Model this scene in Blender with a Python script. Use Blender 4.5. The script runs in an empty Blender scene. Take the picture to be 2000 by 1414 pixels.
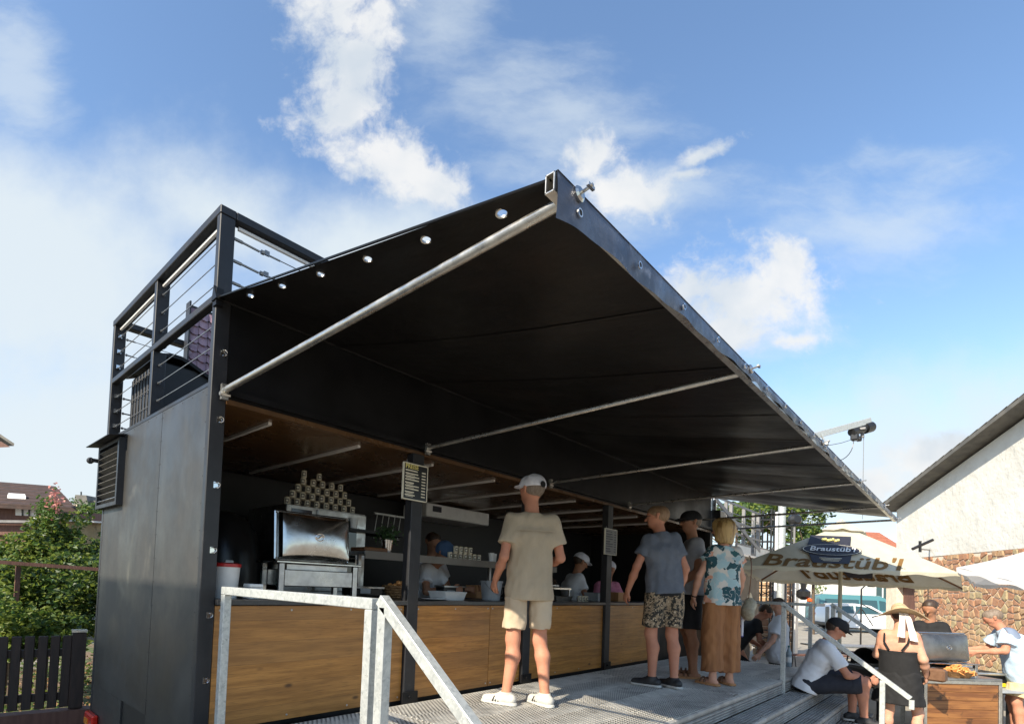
import bpy, math, random
import numpy as np
from mathutils import Vector, Matrix
R_ = random.Random(7)
S = bpy.context.scene
C = bpy.data.collections.new('scene'); S.collection.children.link(C)

# ------------------------------------------------------------------ camera, sky, sun, exposure
EYE = Vector((-1.2434, -3.2007, .9384))
YAW, PIT, ROL = .7922, .0338, .0404
Fv = Vector((math.sin(YAW)*math.cos(PIT), math.cos(YAW)*math.cos(PIT), math.sin(PIT)))
r0 = Vector((math.cos(YAW), -math.sin(YAW), 0)); u0 = r0.cross(Fv)
Rv = r0*math.cos(ROL)+u0*math.sin(ROL); Uv = -r0*math.sin(ROL)+u0*math.cos(ROL)
FPX, PX, PY = 1063.05, 870.83, 1102.76
cam = bpy.data.objects.new('camera', bpy.data.cameras.new('camera')); C.objects.link(cam)
cam.data.sensor_width = 36; cam.data.lens = FPX/2000*36
cam.data.shift_x = (1000-PX)/2000; cam.data.shift_y = (PY-707)/2000
cam.data.clip_start = .05; cam.data.clip_end = 3000
m = Matrix((Rv, Uv, -Fv)).transposed().to_4x4(); m.translation = EYE; cam.matrix_world = m
S.camera = cam
def ray(x, y): return Fv+Rv*((x-PX)/FPX)-Uv*((y-PY)/FPX)
def D(x, y, d): return EYE+ray(x, y)*d
def onY(x, y, Y): d = ray(x, y); return EYE+d*((Y-EYE.y)/d.y)
def onX(x, y, X): d = ray(x, y); return EYE+d*((X-EYE.x)/d.x)
def onZ(x, y, Z): d = ray(x, y); return EYE+d*((Z-EYE.z)/d.z)

SUN_EL = math.radians(37.5); SUN_AZ = math.radians(181)      # azimuth of the sun counted from +X
sund = Vector((math.cos(SUN_AZ)*math.cos(SUN_EL), math.sin(SUN_AZ)*math.cos(SUN_EL), math.sin(SUN_EL)))
sun = bpy.data.objects.new('sun', bpy.data.lights.new('sun', 'SUN')); C.objects.link(sun)
sun.data.energy = 5.0; sun.data.angle = math.radians(.5); sun.data.color = (1, .90, .74)
sun.rotation_euler = sund.to_track_quat('Z', 'Y').to_euler()
S.view_settings.view_transform = 'Standard'; S.view_settings.look = 'None'
S.view_settings.exposure = 0.85; S.view_settings.gamma = 1; S.view_settings.use_curve_mapping = False
S.render.engine = 'CYCLES'
S.cycles.max_bounces = 8; S.cycles.diffuse_bounces = 4; S.cycles.use_denoising = True

W = bpy.data.worlds.new('World'); S.world = W; W.use_nodes = True
nt = W.node_tree; nt.nodes.clear()
class NB:
    """tiny node-building helper"""
    def __init__(s, nt): s.nt = nt
    def n(s, typ, **kw):
        nd = s.nt.nodes.new(typ)
        for k, v in kw.items(): setattr(nd, k, v)
        return nd
    def lk(s, a, b): s.nt.links.new(a, b)
    def put(s, sock, v):
        if isinstance(v, (int, float)): sock.default_value = v
        elif isinstance(v, (tuple, list)): sock.default_value = tuple(v)+((1,) if len(v) == 3 and len(sock.default_value) == 4 else ())
        else: s.lk(v, sock)
    def m(s, op, a, b=0, c=0, clamp=False):
        nd = s.n('ShaderNodeMath', operation=op, use_clamp=clamp)
        s.put(nd.inputs[0], a); s.put(nd.inputs[1], b)
        if op in ('MULTIPLY_ADD', 'SMOOTH_MAX', 'SMOOTH_MIN'): s.put(nd.inputs[2], c)
        return nd.outputs[0]
    def vm(s, op, a, b=(0, 0, 0)):
        nd = s.n('ShaderNodeVectorMath', operation=op); s.put(nd.inputs[0], a)
        if op == 'SCALE': s.put(nd.inputs[3], b)
        else: s.put(nd.inputs[1], b)
        return nd.outputs[1] if op in ('DOT_PRODUCT', 'LENGTH', 'DISTANCE') else nd.outputs[0]
    def ramp(s, f, lo, hi, a=0., b=1., smooth=True):
        nd = s.n('ShaderNodeMapRange'); nd.interpolation_type = 'SMOOTHSTEP' if smooth else 'LINEAR'
        s.put(nd.inputs[0], f); s.put(nd.inputs[1], lo); s.put(nd.inputs[2], hi); s.put(nd.inputs[3], a); s.put(nd.inputs[4], b)
        return nd.outputs[0]
    def mix(s, f, a, b):
        nd = s.n('ShaderNodeMix', data_type='RGBA'); s.put(nd.inputs[0], f); s.put(nd.inputs[6], a); s.put(nd.inputs[7], b)
        return nd.outputs[2]
    def noise(s, vec, scale, detail=4, rough=.55, out=0):
        nd = s.n('ShaderNodeTexNoise'); s.put(nd.inputs['Vector'], vec); nd.inputs['Scale'].default_value = scale
        nd.inputs['Detail'].default_value = detail; nd.inputs['Roughness'].default_value = rough
        return nd.outputs[out]
b = NB(nt)
SKY = .125
sky = b.n('ShaderNodeTexSky', sky_type='NISHITA'); sky.sun_disc = False
sky.sun_elevation = SUN_EL; sky.sun_rotation = math.pi/2-SUN_AZ
sky.air_density = 1.0; sky.dust_density = .5; sky.ozone_density = 1.5
tc = b.n('ShaderNodeTexCoord'); dirv = tc.outputs['Generated']
fz = b.vm('DOT_PRODUCT', dirv, tuple(Fv)); fzc = b.m('MAXIMUM', fz, .12)
gx = b.m('DIVIDE', b.vm('DOT_PRODUCT', dirv, tuple(Rv)), fzc)
gy = b.m('DIVIDE', b.vm('DOT_PRODUCT', dirv, tuple(Uv)), fzc)
cxy = b.n('ShaderNodeCombineXYZ'); b.lk(gx, cxy.inputs[0]); b.lk(gy, cxy.inputs[1]); P2 = cxy.outputs[0]
nz = b.noise(P2, 2.2, 6, .6, out=1)
warp = b.vm('SCALE', b.vm('SUBTRACT', nz, (.5, .5, .5)), .13)
Pw = b.vm('ADD', P2, warp)
nfine = b.noise(Pw, 9, 10, .62)
nbig = b.noise(P2, 2.6, 7, .6)
def blob(px, py, rx, ry, ang=0, base=None):
    c = ((px-PX)/FPX, -(py-PY)/FPX)
    mp = b.n('ShaderNodeMapping', vector_type='TEXTURE')
    b.lk(base if base is not None else Pw, mp.inputs[0])
    mp.inputs[1].default_value = (c[0], c[1], 0); mp.inputs[2].default_value = (0, 0, math.radians(ang)); mp.inputs[3].default_value = (rx/FPX, ry/FPX, 1)
    fl = b.vm('MULTIPLY', mp.outputs[0], (1, 1, 0))
    return b.m('SUBTRACT', 1, b.vm('LENGTH', fl), clamp=False)
def union(bl):
    o = bl[0]
    for x in bl[1:]: o = b.m('SMOOTH_MAX', o, x, .25)
    return o
nf2 = b.noise(Pw, 26, 8, .65)
puffs = union([blob(650, 15, 140, 90, -10), blob(690, 60, 120, 60, -20), blob(670, 130, 135, 90), blob(675, 225, 130, 90), blob(735, 295, 180, 90, -28), blob(825, 345, 125, 58, -15),
               blob(735, 45, 50, 35), blob(1225, 370, 105, 75), blob(1150, 300, 60, 55), blob(1350, 305, 110, 26, 27), blob(1330, 345, 60, 22, 10),
               blob(1450, 595, 200, 115, -5), blob(1520, 545, 100, 75), blob(1350, 575, 80, 55), blob(1440, 660, 130, 60), blob(1545, 672, 110, 32, 8),
               blob(1780, 915, 125, 75, 20), blob(1720, 955, 110, 62), blob(1860, 885, 110, 50)])
pf = b.m('ADD', puffs, b.m('ADD', b.m('MULTIPLY', b.m('SUBTRACT', nfine, .5), 2.6), b.m('MULTIPLY', b.m('SUBTRACT', nf2, .5), .8)))
pa = b.ramp(pf, -.05, .75)
wst = b.n('ShaderNodeMapping'); b.lk(Pw, wst.inputs[0]); wst.inputs[2].default_value = (0, 0, math.radians(28)); wst.inputs[3].default_value = (1.0, 2.3, 1)
nstr = b.noise(wst.outputs[0], 2.4, 9, .62)
wisps = union([blob(120, 560, 520, 300, -12), blob(60, 860, 620, 330), blob(420, 440, 260, 130, -20), blob(700, 480, 300, 120), blob(1820, 900, 560, 190, 6)])
wf = b.m('ADD', wisps, b.m('MULTIPLY', b.m('SUBTRACT', nbig, .5), 2.2))
wa = b.m('MULTIPLY', b.ramp(wf, -.4, .85), .92)
faint = union([blob(1100, 210, 420, 190, -15), blob(1240, 380, 250, 170), blob(1400, 650, 320, 140), blob(30, 160, 150, 330, 15), blob(850, 60, 200, 200), blob(1750, 420, 400, 200)])
ff = b.m('ADD', faint, b.m('MULTIPLY', b.m('SUBTRACT', nstr, .5), 2.6))
wa = b.m('MAXIMUM', wa, b.m('MULTIPLY', b.ramp(ff, .15, 1.15), .55))
# behind the camera the same kind of sky: thin cloud from noise alone
front = b.ramp(fz, .15, .4)
nall = b.noise(dirv, 2.4, 8, .6)
wback = b.m('MULTIPLY', b.ramp(nall, .42, .75), .55)
pa = b.m('MULTIPLY', pa, front)
wa = b.m('ADD', b.m('MULTIPLY', wa, front), b.m('MULTIPLY', wback, b.m('SUBTRACT', 1, front)))
sep = b.n('ShaderNodeSeparateXYZ'); b.lk(dirv, sep.inputs[0])
hz = b.ramp(sep.outputs[2], -.02, .40, .55, .0)
skyc = b.n('ShaderNodeMix', data_type='RGBA', blend_type='MULTIPLY'); skyc.inputs[0].default_value = 1; b.lk(sky.outputs[0], skyc.inputs[6]); skyc.inputs[7].default_value = (1.08, 1.16, 1.20, 1)
base = b.mix(hz, skyc.outputs[2], (.40/SKY, .475/SKY, .52/SKY))
c1 = b.mix(wa, base, (.445/SKY, .49/SKY, .515/SKY))
shade = b.ramp(b.noise(Pw, 5, 5, .5), .3, .62)
cw = b.mix(shade, (.38/SKY, .42/SKY, .46/SKY), (.53/SKY, .53/SKY, .525/SKY))
c2 = b.mix(b.m('MULTIPLY', pa, .93), c1, cw)
bg = b.n('ShaderNodeBackground'); b.lk(c2, bg.inputs[0]); bg.inputs[1].default_value = SKY
wo = b.n('ShaderNodeOutputWorld'); b.lk(bg.outputs[0], wo.inputs[0])

# ------------------------------------------------------------------ helpers
G = -.775                                   # ground level; z = 0 is the serving platform
def put(o, label=None, cat=None, group=None, kind=None):
    if label: o['label'] = label
    if cat: o['category'] = cat
    if group: o['group'] = group
    if kind: o['kind'] = kind
    return o
def thing(name, label, cat, loc=(0, 0, 0), rz=0, group=None):
    o = bpy.data.objects.new(name, None); C.objects.link(o); o.location = loc; o.rotation_euler = (0, 0, rz); o.empty_display_size = .1
    return put(o, label, cat, group)
def link(name, me, mt, parent=None, smooth=False):
    o = bpy.data.objects.new(name, me); C.objects.link(o)
    if mt is not None:
        for x in (mt if isinstance(mt, (list, tuple)) else [mt]): me.materials.append(x)
    if parent is not None: o.parent = parent
    if smooth: me.shade_smooth()
    return o
def dup_tree(o, parent=None):
    c = o.copy(); C.objects.link(c)
    if parent is not None: c.parent = parent
    for ch in list(o.children): dup_tree(ch, c)
    return c
class MB:
    def __init__(s): s.v = []; s.f = []; s.mi = []
    def add(s, vs, fs, mi=0):
        k = len(s.v); s.v += [tuple(v) for v in vs]; s.f += [tuple(i+k for i in f) for f in fs]; s.mi += [mi]*len(fs); return s
    def box(s, c, d, rot=None, mi=0):
        x, y, z = d[0]/2, d[1]/2, d[2]/2
        vs = [Vector((a, bb, e)) for a in (-x, x) for bb in (-y, y) for e in (-z, z)]
        if rot is not None: vs = [rot @ v for v in vs]
        return s.add([v+Vector(c) for v in vs], [(0, 1, 3, 2), (4, 6, 7, 5), (0, 4, 5, 1), (2, 3, 7, 6), (0, 2, 6, 4), (1, 5, 7, 3)], mi)
    def bb(s, x0, x1, y0, y1, z0, z1, mi=0): return s.box(((x0+x1)/2, (y0+y1)/2, (z0+z1)/2), (x1-x0, y1-y0, z1-z0), mi=mi)
    def beam(s, a, c, w, h, up=(0, 0, 1), mi=0):
        a = Vector(a); c = Vector(c); d = (c-a); L = d.length; d.normalize(); up = Vector(up)
        x = d.cross(up); x = x.normalized() if x.length > 1e-5 else Vector((1, 0, 0)); u = x.cross(d)
        return s.box((a+c)/2, (w, L, h), Matrix((x, d, u)).transposed(), mi)
    def tube(s, a, c, r, n=10, r2=None, cap=True, mi=0):
        a = Vector(a); c = Vector(c); r2 = r if r2 is None else r2; d = (c-a).normalized()
        x = d.orthogonal().normalized(); y = d.cross(x); vs = []
        for p, q in ((a, r), (c, r2)):
            for i in range(n): t = 2*math.pi*i/n; vs.append(p+x*q*math.cos(t)+y*q*math.sin(t))
        fs = [(i, (i+1) % n, n+(i+1) % n, n+i) for i in range(n)]
        if cap: fs += [tuple(range(n))[::-1], tuple(range(n, 2*n))]
        return s.add(vs, fs, mi)
    def path(s, pts, r, n=6, mi=0):
        for p, q in zip(pts[:-1], pts[1:]): s.tube(p, q, r, n, mi=mi)
        return s
    def lathe(s, prof, c=(0, 0, 0), n=16, ax=(0, 0, 1), mi=0, cap=True):
        ax = Vector(ax).normalized(); x = ax.orthogonal().normalized(); y = ax.cross(x); c = Vector(c); vs = []
        for r, z in prof:
            for i in range(n): t = 2*math.pi*i/n; vs.append(c+ax*z+(x*math.cos(t)+y*math.sin(t))*r)
        fs = [(j*n+i, j*n+(i+1) % n, (j+1)*n+(i+1) % n, (j+1)*n+i) for j in range(len(prof)-1) for i in range(n)]
        if cap: fs += [tuple(range(n))[::-1], tuple(range((len(prof)-1)*n, len(prof)*n))]
        return s.add(vs, fs, mi)
    def prism(s, poly, d, mi=0):
        n = len(poly); poly = [Vector(p) for p in poly]; d = Vector(d)
        return s.add(poly+[p+d for p in poly], [tuple(range(n))[::-1], tuple(range(n, 2*n))]+[(i, (i+1) % n, n+(i+1) % n, n+i) for i in range(n)], mi)
    def grid(s, fn, nu, nv, thick=None, mi=0):
        vs = [Vector(fn(i/nu, j/nv)) for i in range(nu+1) for j in range(nv+1)]
        fs = [(i*(nv+1)+j, (i+1)*(nv+1)+j, (i+1)*(nv+1)+j+1, i*(nv+1)+j+1) for i in range(nu) for j in range(nv)]
        s.add(vs, fs, mi)
        if thick:
            t = Vector(thick); s.add([v+t for v in vs], [f[::-1] for f in fs], mi)
            k = len(s.v)-2*len(vs); m_ = len(vs)
            rim = [i*(nv+1) for i in range(nu+1)]+[nu*(nv+1)+j for j in range(1, nv+1)]+[i*(nv+1)+nv for i in range(nu-1, -1, -1)]+[j for j in range(nv-1, 0, -1)]
            for p, q in zip(rim, rim[1:]+rim[:1]): s.f.append((k+p, k+m_+p, k+m_+q, k+q)); s.mi.append(mi)
        return s
    def build(s, name, mt, parent=None, smooth=False, bevel=0, loc=None, rz=None):
        me = bpy.data.meshes.new(name); me.from_pydata(s.v, [], s.f); me.update()
        o = link(name, me, mt, parent, smooth)
        if any(s.mi): me.polygons.foreach_set('material_index', s.mi)
        import bmesh
        bm = bmesh.new(); bm.from_mesh(me); bmesh.ops.recalc_face_normals(bm, faces=bm.faces)
        if bevel:
            bmesh.ops.remove_doubles(bm, verts=bm.verts, dist=1e-5)
            try: bmesh.ops.bevel(bm, geom=bm.edges[:], offset=bevel, segments=1, affect='EDGES')
            except Exception: pass
        bm.to_mesh(me); bm.free()
        if smooth: me.set_sharp_from_angle(angle=math.radians(38))
        if loc is not None: o.location = loc
        if rz is not None: o.rotation_euler = (0, 0, rz)
        return o

# ------------------------------------------------------------------ materials
def mat(name, c1, c2=None, scale=6, rough=.5, metal=0, bump=0, bscale=None, stretch=(1, 1, 1), lo=.35, hi=.65, detail=5,
        rvar=0, c3=None, s3=1.5, lo3=.55, hi3=.75, spec=None, coat=0, trans=0, extra=None, sss=0):
    mt = bpy.data.materials.new(name); mt.use_nodes = True; n_ = mt.node_tree; q = NB(n_)
    bs = n_.nodes['Principled BSDF']
    t = q.n('ShaderNodeTexCoord'); oi = q.n('ShaderNodeObjectInfo')
    vec = q.vm('ADD', t.outputs['Object'], q.vm('SCALE', (7.3, 3.1, 5.7), oi.outputs['Random']))
    mp = q.vm('MULTIPLY', vec, stretch)
    f = q.noise(mp, scale, detail, .6)
    col = q.mix(q.ramp(f, lo, hi), c1, c2 if c2 else c1)
    if c3: col = q.mix(q.ramp(q.noise(vec, s3, 6, .65), lo3, hi3), col, c3)
    if extra: col = extra(q, vec, col)
    q.put(bs.inputs['Base Color'], col)
    bs.inputs['Metallic'].default_value = metal
    if rvar: q.put(bs.inputs['Roughness'], q.ramp(q.noise(vec, scale*.7, 5, .6), .3, .7, max(.02, rough-rvar), min(1, rough+rvar)))
    else: bs.inputs['Roughness'].default_value = rough
    if spec is not None: bs.inputs['Specular IOR Level'].default_value = spec
    if coat: bs.inputs['Coat Weight'].default_value = coat; bs.inputs['Coat Roughness'].default_value = .15
    if sss: bs.inputs['Subsurface Weight'].default_value = sss; bs.inputs['Subsurface Radius'].default_value = (.02, .008, .004); bs.inputs['Subsurface Scale'].default_value = .5
    if bump:
        bp = q.n('ShaderNodeBump'); bp.inputs['Strength'].default_value = 1; bp.inputs['Distance'].default_value = bump
        q.put(bp.inputs['Height'], q.noise(mp, bscale or scale*3, 6, .6)); q.lk(bp.outputs[0], bs.inputs['Normal'])
    if trans:
        tr = q.n('ShaderNodeBsdfTranslucent'); q.put(tr.inputs[0], col); ms = q.n('ShaderNodeMixShader'); ms.inputs[0].default_value = trans
        q.lk(bs.outputs[0], ms.inputs[1]); q.lk(tr.outputs[0], ms.inputs[2]); q.lk(ms.outputs[0], n_.nodes['Material Output'].inputs[0])
    return mt
def glass(name, col=(.05, .07, .08), rough=.05):
    mt = mat(name, col, rough=rough, spec=.8); return mt

def woodx(q, vec, col):   # long printed planks with knots
    sp = q.n('ShaderNodeSeparateXYZ'); q.lk(vec, sp.inputs[0])
    row = q.m('FLOOR', q.m('DIVIDE', sp.outputs[2], .135)); ofs = q.m('MULTIPLY', row, 3.37)
    cb = q.n('ShaderNodeCombineXYZ'); q.put(cb.inputs[0], q.m('MULTIPLY', q.m('ADD', sp.outputs[0], ofs), 1.1)); q.put(cb.inputs[1], row); q.put(cb.inputs[2], q.m('MULTIPLY', sp.outputs[2], 16))
    g = q.noise(cb.outputs[0], 1.7, 8, .62)
    wv = q.n('ShaderNodeTexNoise'); q.lk(cb.outputs[0], wv.inputs['Vector']); wv.inputs['Scale'].default_value = 9; wv.inputs['Detail'].default_value = 6
    c = q.mix(q.ramp(g, .3, .7), (.31, .128, .024), (.56, .255, .058))
    c = q.mix(q.ramp(wv.outputs[0], .5, .75, 0, .55), c, (.13, .055, .015))
    tone = q.n('ShaderNodeTexWhiteNoise', noise_dimensions='1D'); q.put(tone.inputs['W'], row)
    c = q.mix(q.m('MULTIPLY', tone.outputs[0], .38), c, (.23, .125, .048))
    vor = q.n('ShaderNodeTexVoronoi'); q.put(vor.inputs['Vector'], q.vm('MULTIPLY', vec, (1, 1, 2.2))); vor.inputs['Scale'].default_value = 2.3
    c = q.mix(q.ramp(vor.outputs[0], .02, .10, .85, 0), c, (.055, .022, .008))
    c = q.mix(q.m('MULTIPLY', q.ramp(sp.outputs[2], .02, .42, 1, 0), q.ramp(q.noise(vec, 3.2, 7, .65), .38, .62, .05, .5)), c, (.20, .145, .095))
    seam = q.m('ABSOLUTE', q.m('SUBTRACT', q.m('FRACT', q.m('DIVIDE', sp.outputs[2], .135)), .5))
    c = q.mix(q.ramp(seam, .485, .5, 0, .55), c, (.05, .025, .01))
    return c
def perfx(q, vec, col):   # rows of punched holes in the galvanised planks
    sp = q.n('ShaderNodeSeparateXYZ'); q.lk(vec, sp.inputs[0])
    xx = q.m('DIVIDE', sp.outputs[0], .034); yy = q.m('DIVIDE', sp.outputs[1], .0265)
    row = q.m('FLOOR', yy); fx = q.m('SUBTRACT', q.m('FRACT', q.m('ADD', xx, q.m('MULTIPLY', row, .5))), .5); fy = q.m('SUBTRACT', q.m('FRACT', yy), .5)
    d = q.m('SQRT', q.m('ADD', q.m('MULTIPLY', fx, fx), q.m('MULTIPLY', q.m('MULTIPLY', fy, fy), .8)))
    return q.mix(q.ramp(d, .22, .33, .75, 0), col, (.03, .03, .03))
def camox(q, vec, col):
    a = q.noise(vec, 22, 3, .7); bb_ = q.noise(q.vm('ADD', vec, (9, 4, 2)), 30, 4, .75)
    c = q.mix(q.ramp(a, .47, .51, smooth=False), (.03, .028, .022), (.30, .22, .14))
    c = q.mix(q.ramp(bb_, .55, .58, smooth=False), c, (.012, .012, .012))
    return q.mix(q.ramp(q.noise(vec, 45, 2, .5), .62, .66), c, (.52, .42, .30))
def florx(q, vec, col):
    w_ = q.vm('ADD', vec, q.vm('SCALE', q.vm('SUBTRACT', q.noise(vec, 9, 3, .5, out=1), (.5, .5, .5)), .26))
    v1 = q.n('ShaderNodeTexVoronoi'); q.put(v1.inputs['Vector'], w_); v1.inputs['Scale'].default_value = 10
    sp = q.n('ShaderNodeSeparateColor'); q.lk(v1.outputs['Color'], sp.inputs[0]); k = sp.outputs[0]
    c = q.mix(q.ramp(k, .46, .47, smooth=False), (.018, .07, .085), (.34, .48, .50))
    c = q.mix(q.ramp(k, .74, .75, smooth=False), c, (.66, .32, .21))
    c = q.mix(q.ramp(k, .87, .88, smooth=False), c, (.03, .11, .12))
    c = q.mix(q.ramp(k, .9, .91, smooth=False), c, (.60, .55, .48))
    v2 = q.n('ShaderNodeTexVoronoi', feature='DISTANCE_TO_EDGE'); q.put(v2.inputs['Vector'], w_); v2.inputs['Scale'].default_value = 10
    return q.mix(q.ramp(v2.outputs[0], .015, .04, .8, 0), c, (.55, .55, .52))
def dirtx(q, vec, col):   # vertical streaks and rubbed arcs on the black side panel
    tcx = q.n('ShaderNodeTexCoord')
    sp = q.n('ShaderNodeSeparateXYZ'); q.lk(vec, sp.inputs[0])
    st = q.noise(q.vm('MULTIPLY', vec, (1, 5.5, .55)), 1.6, 6, .6)
    c = q.mix(q.ramp(st, .45, .8, 0, .35), col, (.065, .062, .052))
    st2 = q.noise(q.vm('MULTIPLY', vec, (1, 14, 1.1)), 1.3, 4, .6)
    c = q.mix(q.ramp(st2, .62, .72, 0, .35), c, (.014, .014, .015))
    for cy_, cz_, rr_ in ((.95, .95, .46), (.55, 1.0, .40), (1.35, 1.15, .33)):
        dd_ = q.vm('LENGTH', q.vm('MULTIPLY', q.vm('SUBTRACT', q.vm('ADD', tcx.outputs['Object'], q.vm('SCALE', q.noise(vec, 3, 3, .5, out=1), .05)), (0, cy_, cz_)), (0, 1, .8)))
        ring_ = q.ramp(q.m('ABSOLUTE', q.m('SUBTRACT', dd_, rr_)), .0, .05, 1, 0)
        c = q.mix(q.m('MULTIPLY', ring_, q.ramp(q.noise(vec, 3.5, 5, .6), .48, .68, 0, .5)), c, (.11, .105, .085))
    bl = q.noise(vec, 2.1, 5, .6)
    return q.mix(q.ramp(bl, .55, .75, 0, .25), c, (.085, .08, .066))
def galvx(q, vec, col):
    v = q.n('ShaderNodeTexVoronoi'); q.put(v.inputs['Vector'], vec); v.inputs['Scale'].default_value = 85
    sp = q.n('ShaderNodeSeparateColor'); q.lk(v.outputs['Color'], sp.inputs[0])
    c = q.mix(q.ramp(sp.outputs[0], 0, 1, 0, .55), col, (.62, .63, .60))
    return q.mix(q.ramp(q.noise(vec, 30, 5, .7), .58, .7, 0, .7), c, (.20, .21, .20))

M = {}
M['black'] = mat('black_paint', (.0045, .0045, .005), (.007, .007, .008), 4, rough=.45, rvar=.1, spec=.3, bump=.0004, bscale=30)
M['blackp'] = mat('black_painted_sheet', (.024, .024, .023), (.034, .033, .031), 3, rough=.48, rvar=.10, bump=.0006, bscale=5, extra=dirtx)
M['grey'] = mat('dark_grey_frame_paint', (.012, .0125, .0145), (.018, .0185, .021), 5, rough=.5, rvar=.1, c3=(.03, .03, .032), s3=7)
M['tarp'] = mat('black_tarpaulin', (.0045, .004, .0038), (.0075, .0066, .0062), 2.2, rough=.40, rvar=.10, bump=.010, bscale=2.6, stretch=(1, .35, 1), spec=.3, c3=(.016, .011, .009), s3=1.1)
M['tarpb'] = mat('blue_black_tarpaulin_hem', (.045, .052, .075), (.10, .11, .14), 9, rough=.38, rvar=.15, bump=.006, bscale=9, c3=(.22, .23, .27), s3=14)
M['alu'] = mat('brushed_aluminium', (.52, .50, .46), (.62, .60, .55), 20, rough=.33, metal=.9, rvar=.1)
M['steel'] = mat('stainless_steel', (.50, .48, .45), (.62, .60, .57), 9, rough=.2, metal=1, rvar=.09, bump=.0006, bscale=14)
M['steelb'] = mat('brushed_stainless', (.42, .41, .39), (.52, .51, .49), 14, rough=.36, metal=1, rvar=.1)
M['dsteel'] = mat('dark_stainless', (.20, .18, .16), (.30, .27, .24), 5, rough=.34, metal=.9, rvar=.12, bump=.002, bscale=12)  # darkened brownish colour stands in for the grill lid's brown reflection
M['galv'] = mat('galvanised_steel', (.40, .42, .41), (.50, .52, .50), 25, rough=.48, metal=.45, rvar=.1, bump=.0004, bscale=60, extra=galvx)
M['deck'] = mat('galvanised_plank', (.55, .525, .47), (.71, .68, .61), 7, rough=.5, metal=.08, rvar=.1, c3=(.22, .21, .19), s3=2.2, extra=perfx)
M['step'] = mat('galvanised_tread', (.30, .29, .27), (.42, .41, .385), 7, rough=.55, metal=.15, rvar=.1, c3=(.20, .19, .17), s3=3)
M['deckgap'] = mat('dark_plank_grooves', (.12, .115, .105), (.17, .163, .15), 9, rough=.7)  # groove floors coloured dark: shade between the ribs put into the colour
M['wood'] = mat('oak_laminate', (.3, .16, .05), rough=.42, rvar=.08, bump=.0006, bscale=40, stretch=(.3, 1, 3), extra=woodx)
M['ceil'] = mat('brown_ceiling_board', (.085, .042, .016), (.12, .06, .024), 3, rough=.3, rvar=.1, stretch=(1, 6, 1))
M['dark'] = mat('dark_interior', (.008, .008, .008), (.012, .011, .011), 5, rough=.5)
M['worktop'] = mat('dark_worktop', (.035, .034, .034), (.05, .05, .05), 40, rough=.35)
M['white'] = mat('white_plastic', (.70, .70, .68), (.78, .78, .76), 8, rough=.4)
M['red'] = mat('red_plastic', (.50, .02, .02), (.42, .02, .02), 8, rough=.35)
M['teal'] = mat('teal_plastic', (.02, .22, .20), (.03, .26, .24), 8, rough=.35)
M['gplast'] = mat('grey_plastic', (.30, .32, .34), (.36, .38, .40), 8, rough=.45)
M['strip'] = mat('pale_ceiling_profile', (.75, .72, .68), rough=.3)
M['print'] = mat('cream_print', (.78, .74, .60), (.70, .66, .52), 30, rough=.6)
M['yprint'] = mat('yellow_print', (.75, .66, .22), rough=.6)
M['cup'] = mat('cream_can', (.62, .56, .42), (.70, .64, .50), 12, rough=.4)
M['gold'] = mat('gold_can_rim', (.45, .33, .14), rough=.35, metal=.6)
M['oglass'] = glass('oven_glass', (.012, .016, .015))
M['leafpot'] = mat('herb_leaves', (.03, .07, .02), (.05, .11, .03), 30, rough=.5, trans=.2)
M['basket'] = mat('wicker', (.30, .17, .07), (.18, .09, .035), 40, rough=.7, bump=.003, bscale=60)
M['chips'] = mat('orange_snack_pile', (.62, .24, .06), (.72, .36, .12), 25, rough=.6, bump=.006, bscale=35)
M['plaster'] = mat('white_rough_plaster', (.66, .645, .59), (.58, .565, .51), 1.1, rough=.95, bump=.035, bscale=4, c3=(.38, .33, .26), s3=1.1, lo3=.6, hi3=.8)
M['mortar'] = mat('pale_mortar', (.62, .50, .38), (.70, .58, .45), 9, rough=.95, bump=.01, bscale=30)
M['stoneA'] = mat('red_brown_stone', (.30, .15, .085), (.40, .22, .13), 6, rough=.9, bump=.012, bscale=14, c3=(.22, .12, .08), s3=3)
M['stoneB'] = mat('tan_stone', (.42, .28, .16), (.33, .20, .115), 6, rough=.9, bump=.012, bscale=14, c3=(.45, .33, .2), s3=3)
M['stoneC'] = mat('olive_grey_stone', (.32, .25, .14), (.40, .32, .19), 6, rough=.9, bump=.012, bscale=14, c3=(.14, .10, .07), s3=3)
M['brownwood'] = mat('red_brown_boards', (.11, .05, .035), (.15, .07, .05), 4, rough=.7, stretch=(6, 6, .6), bump=.002, bscale=20)
M['fence'] = mat('dark_stained_pickets', (.022, .013, .010), (.040, .022, .016), 6, rough=.55, stretch=(5, 5, .6), bump=.002, bscale=30)
M['tiles'] = mat('weathered_roof_tiles', (.030, .016, .012), (.055, .028, .02), 5, rough=.8)
M['redtile'] = mat('red_roof_tiles', (.28, .09, .05), (.36, .13, .07), 7, rough=.8)
M['purple'] = mat('glazed_plum_tiles', (.22, .13, .16), (.34, .22, .26), 9, rough=.3, c3=(.45, .36, .4), s3=8)
M['roofgrey'] = mat('grey_roof_edge', (.10, .095, .085), (.15, .14, .12), 4, rough=.7)
M['yard'] = mat('beige_yard_surface', (.25, .225, .185), (.31, .28, .23), 3, rough=.9, bump=.004, bscale=60, c3=(.18, .16, .135), s3=.4)
M['asphalt'] = mat('asphalt', (.055, .052, .048), (.075, .072, .066), 30, rough=.9, bump=.004, bscale=90, c3=(.10, .095, .085), s3=.6)
M['pave'] = mat('pale_yard_concrete', (.20, .18, .15), (.25, .22, .18), 3, rough=.9, bump=.004, bscale=40, c3=(.15, .135, .11), s3=.5)
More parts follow.
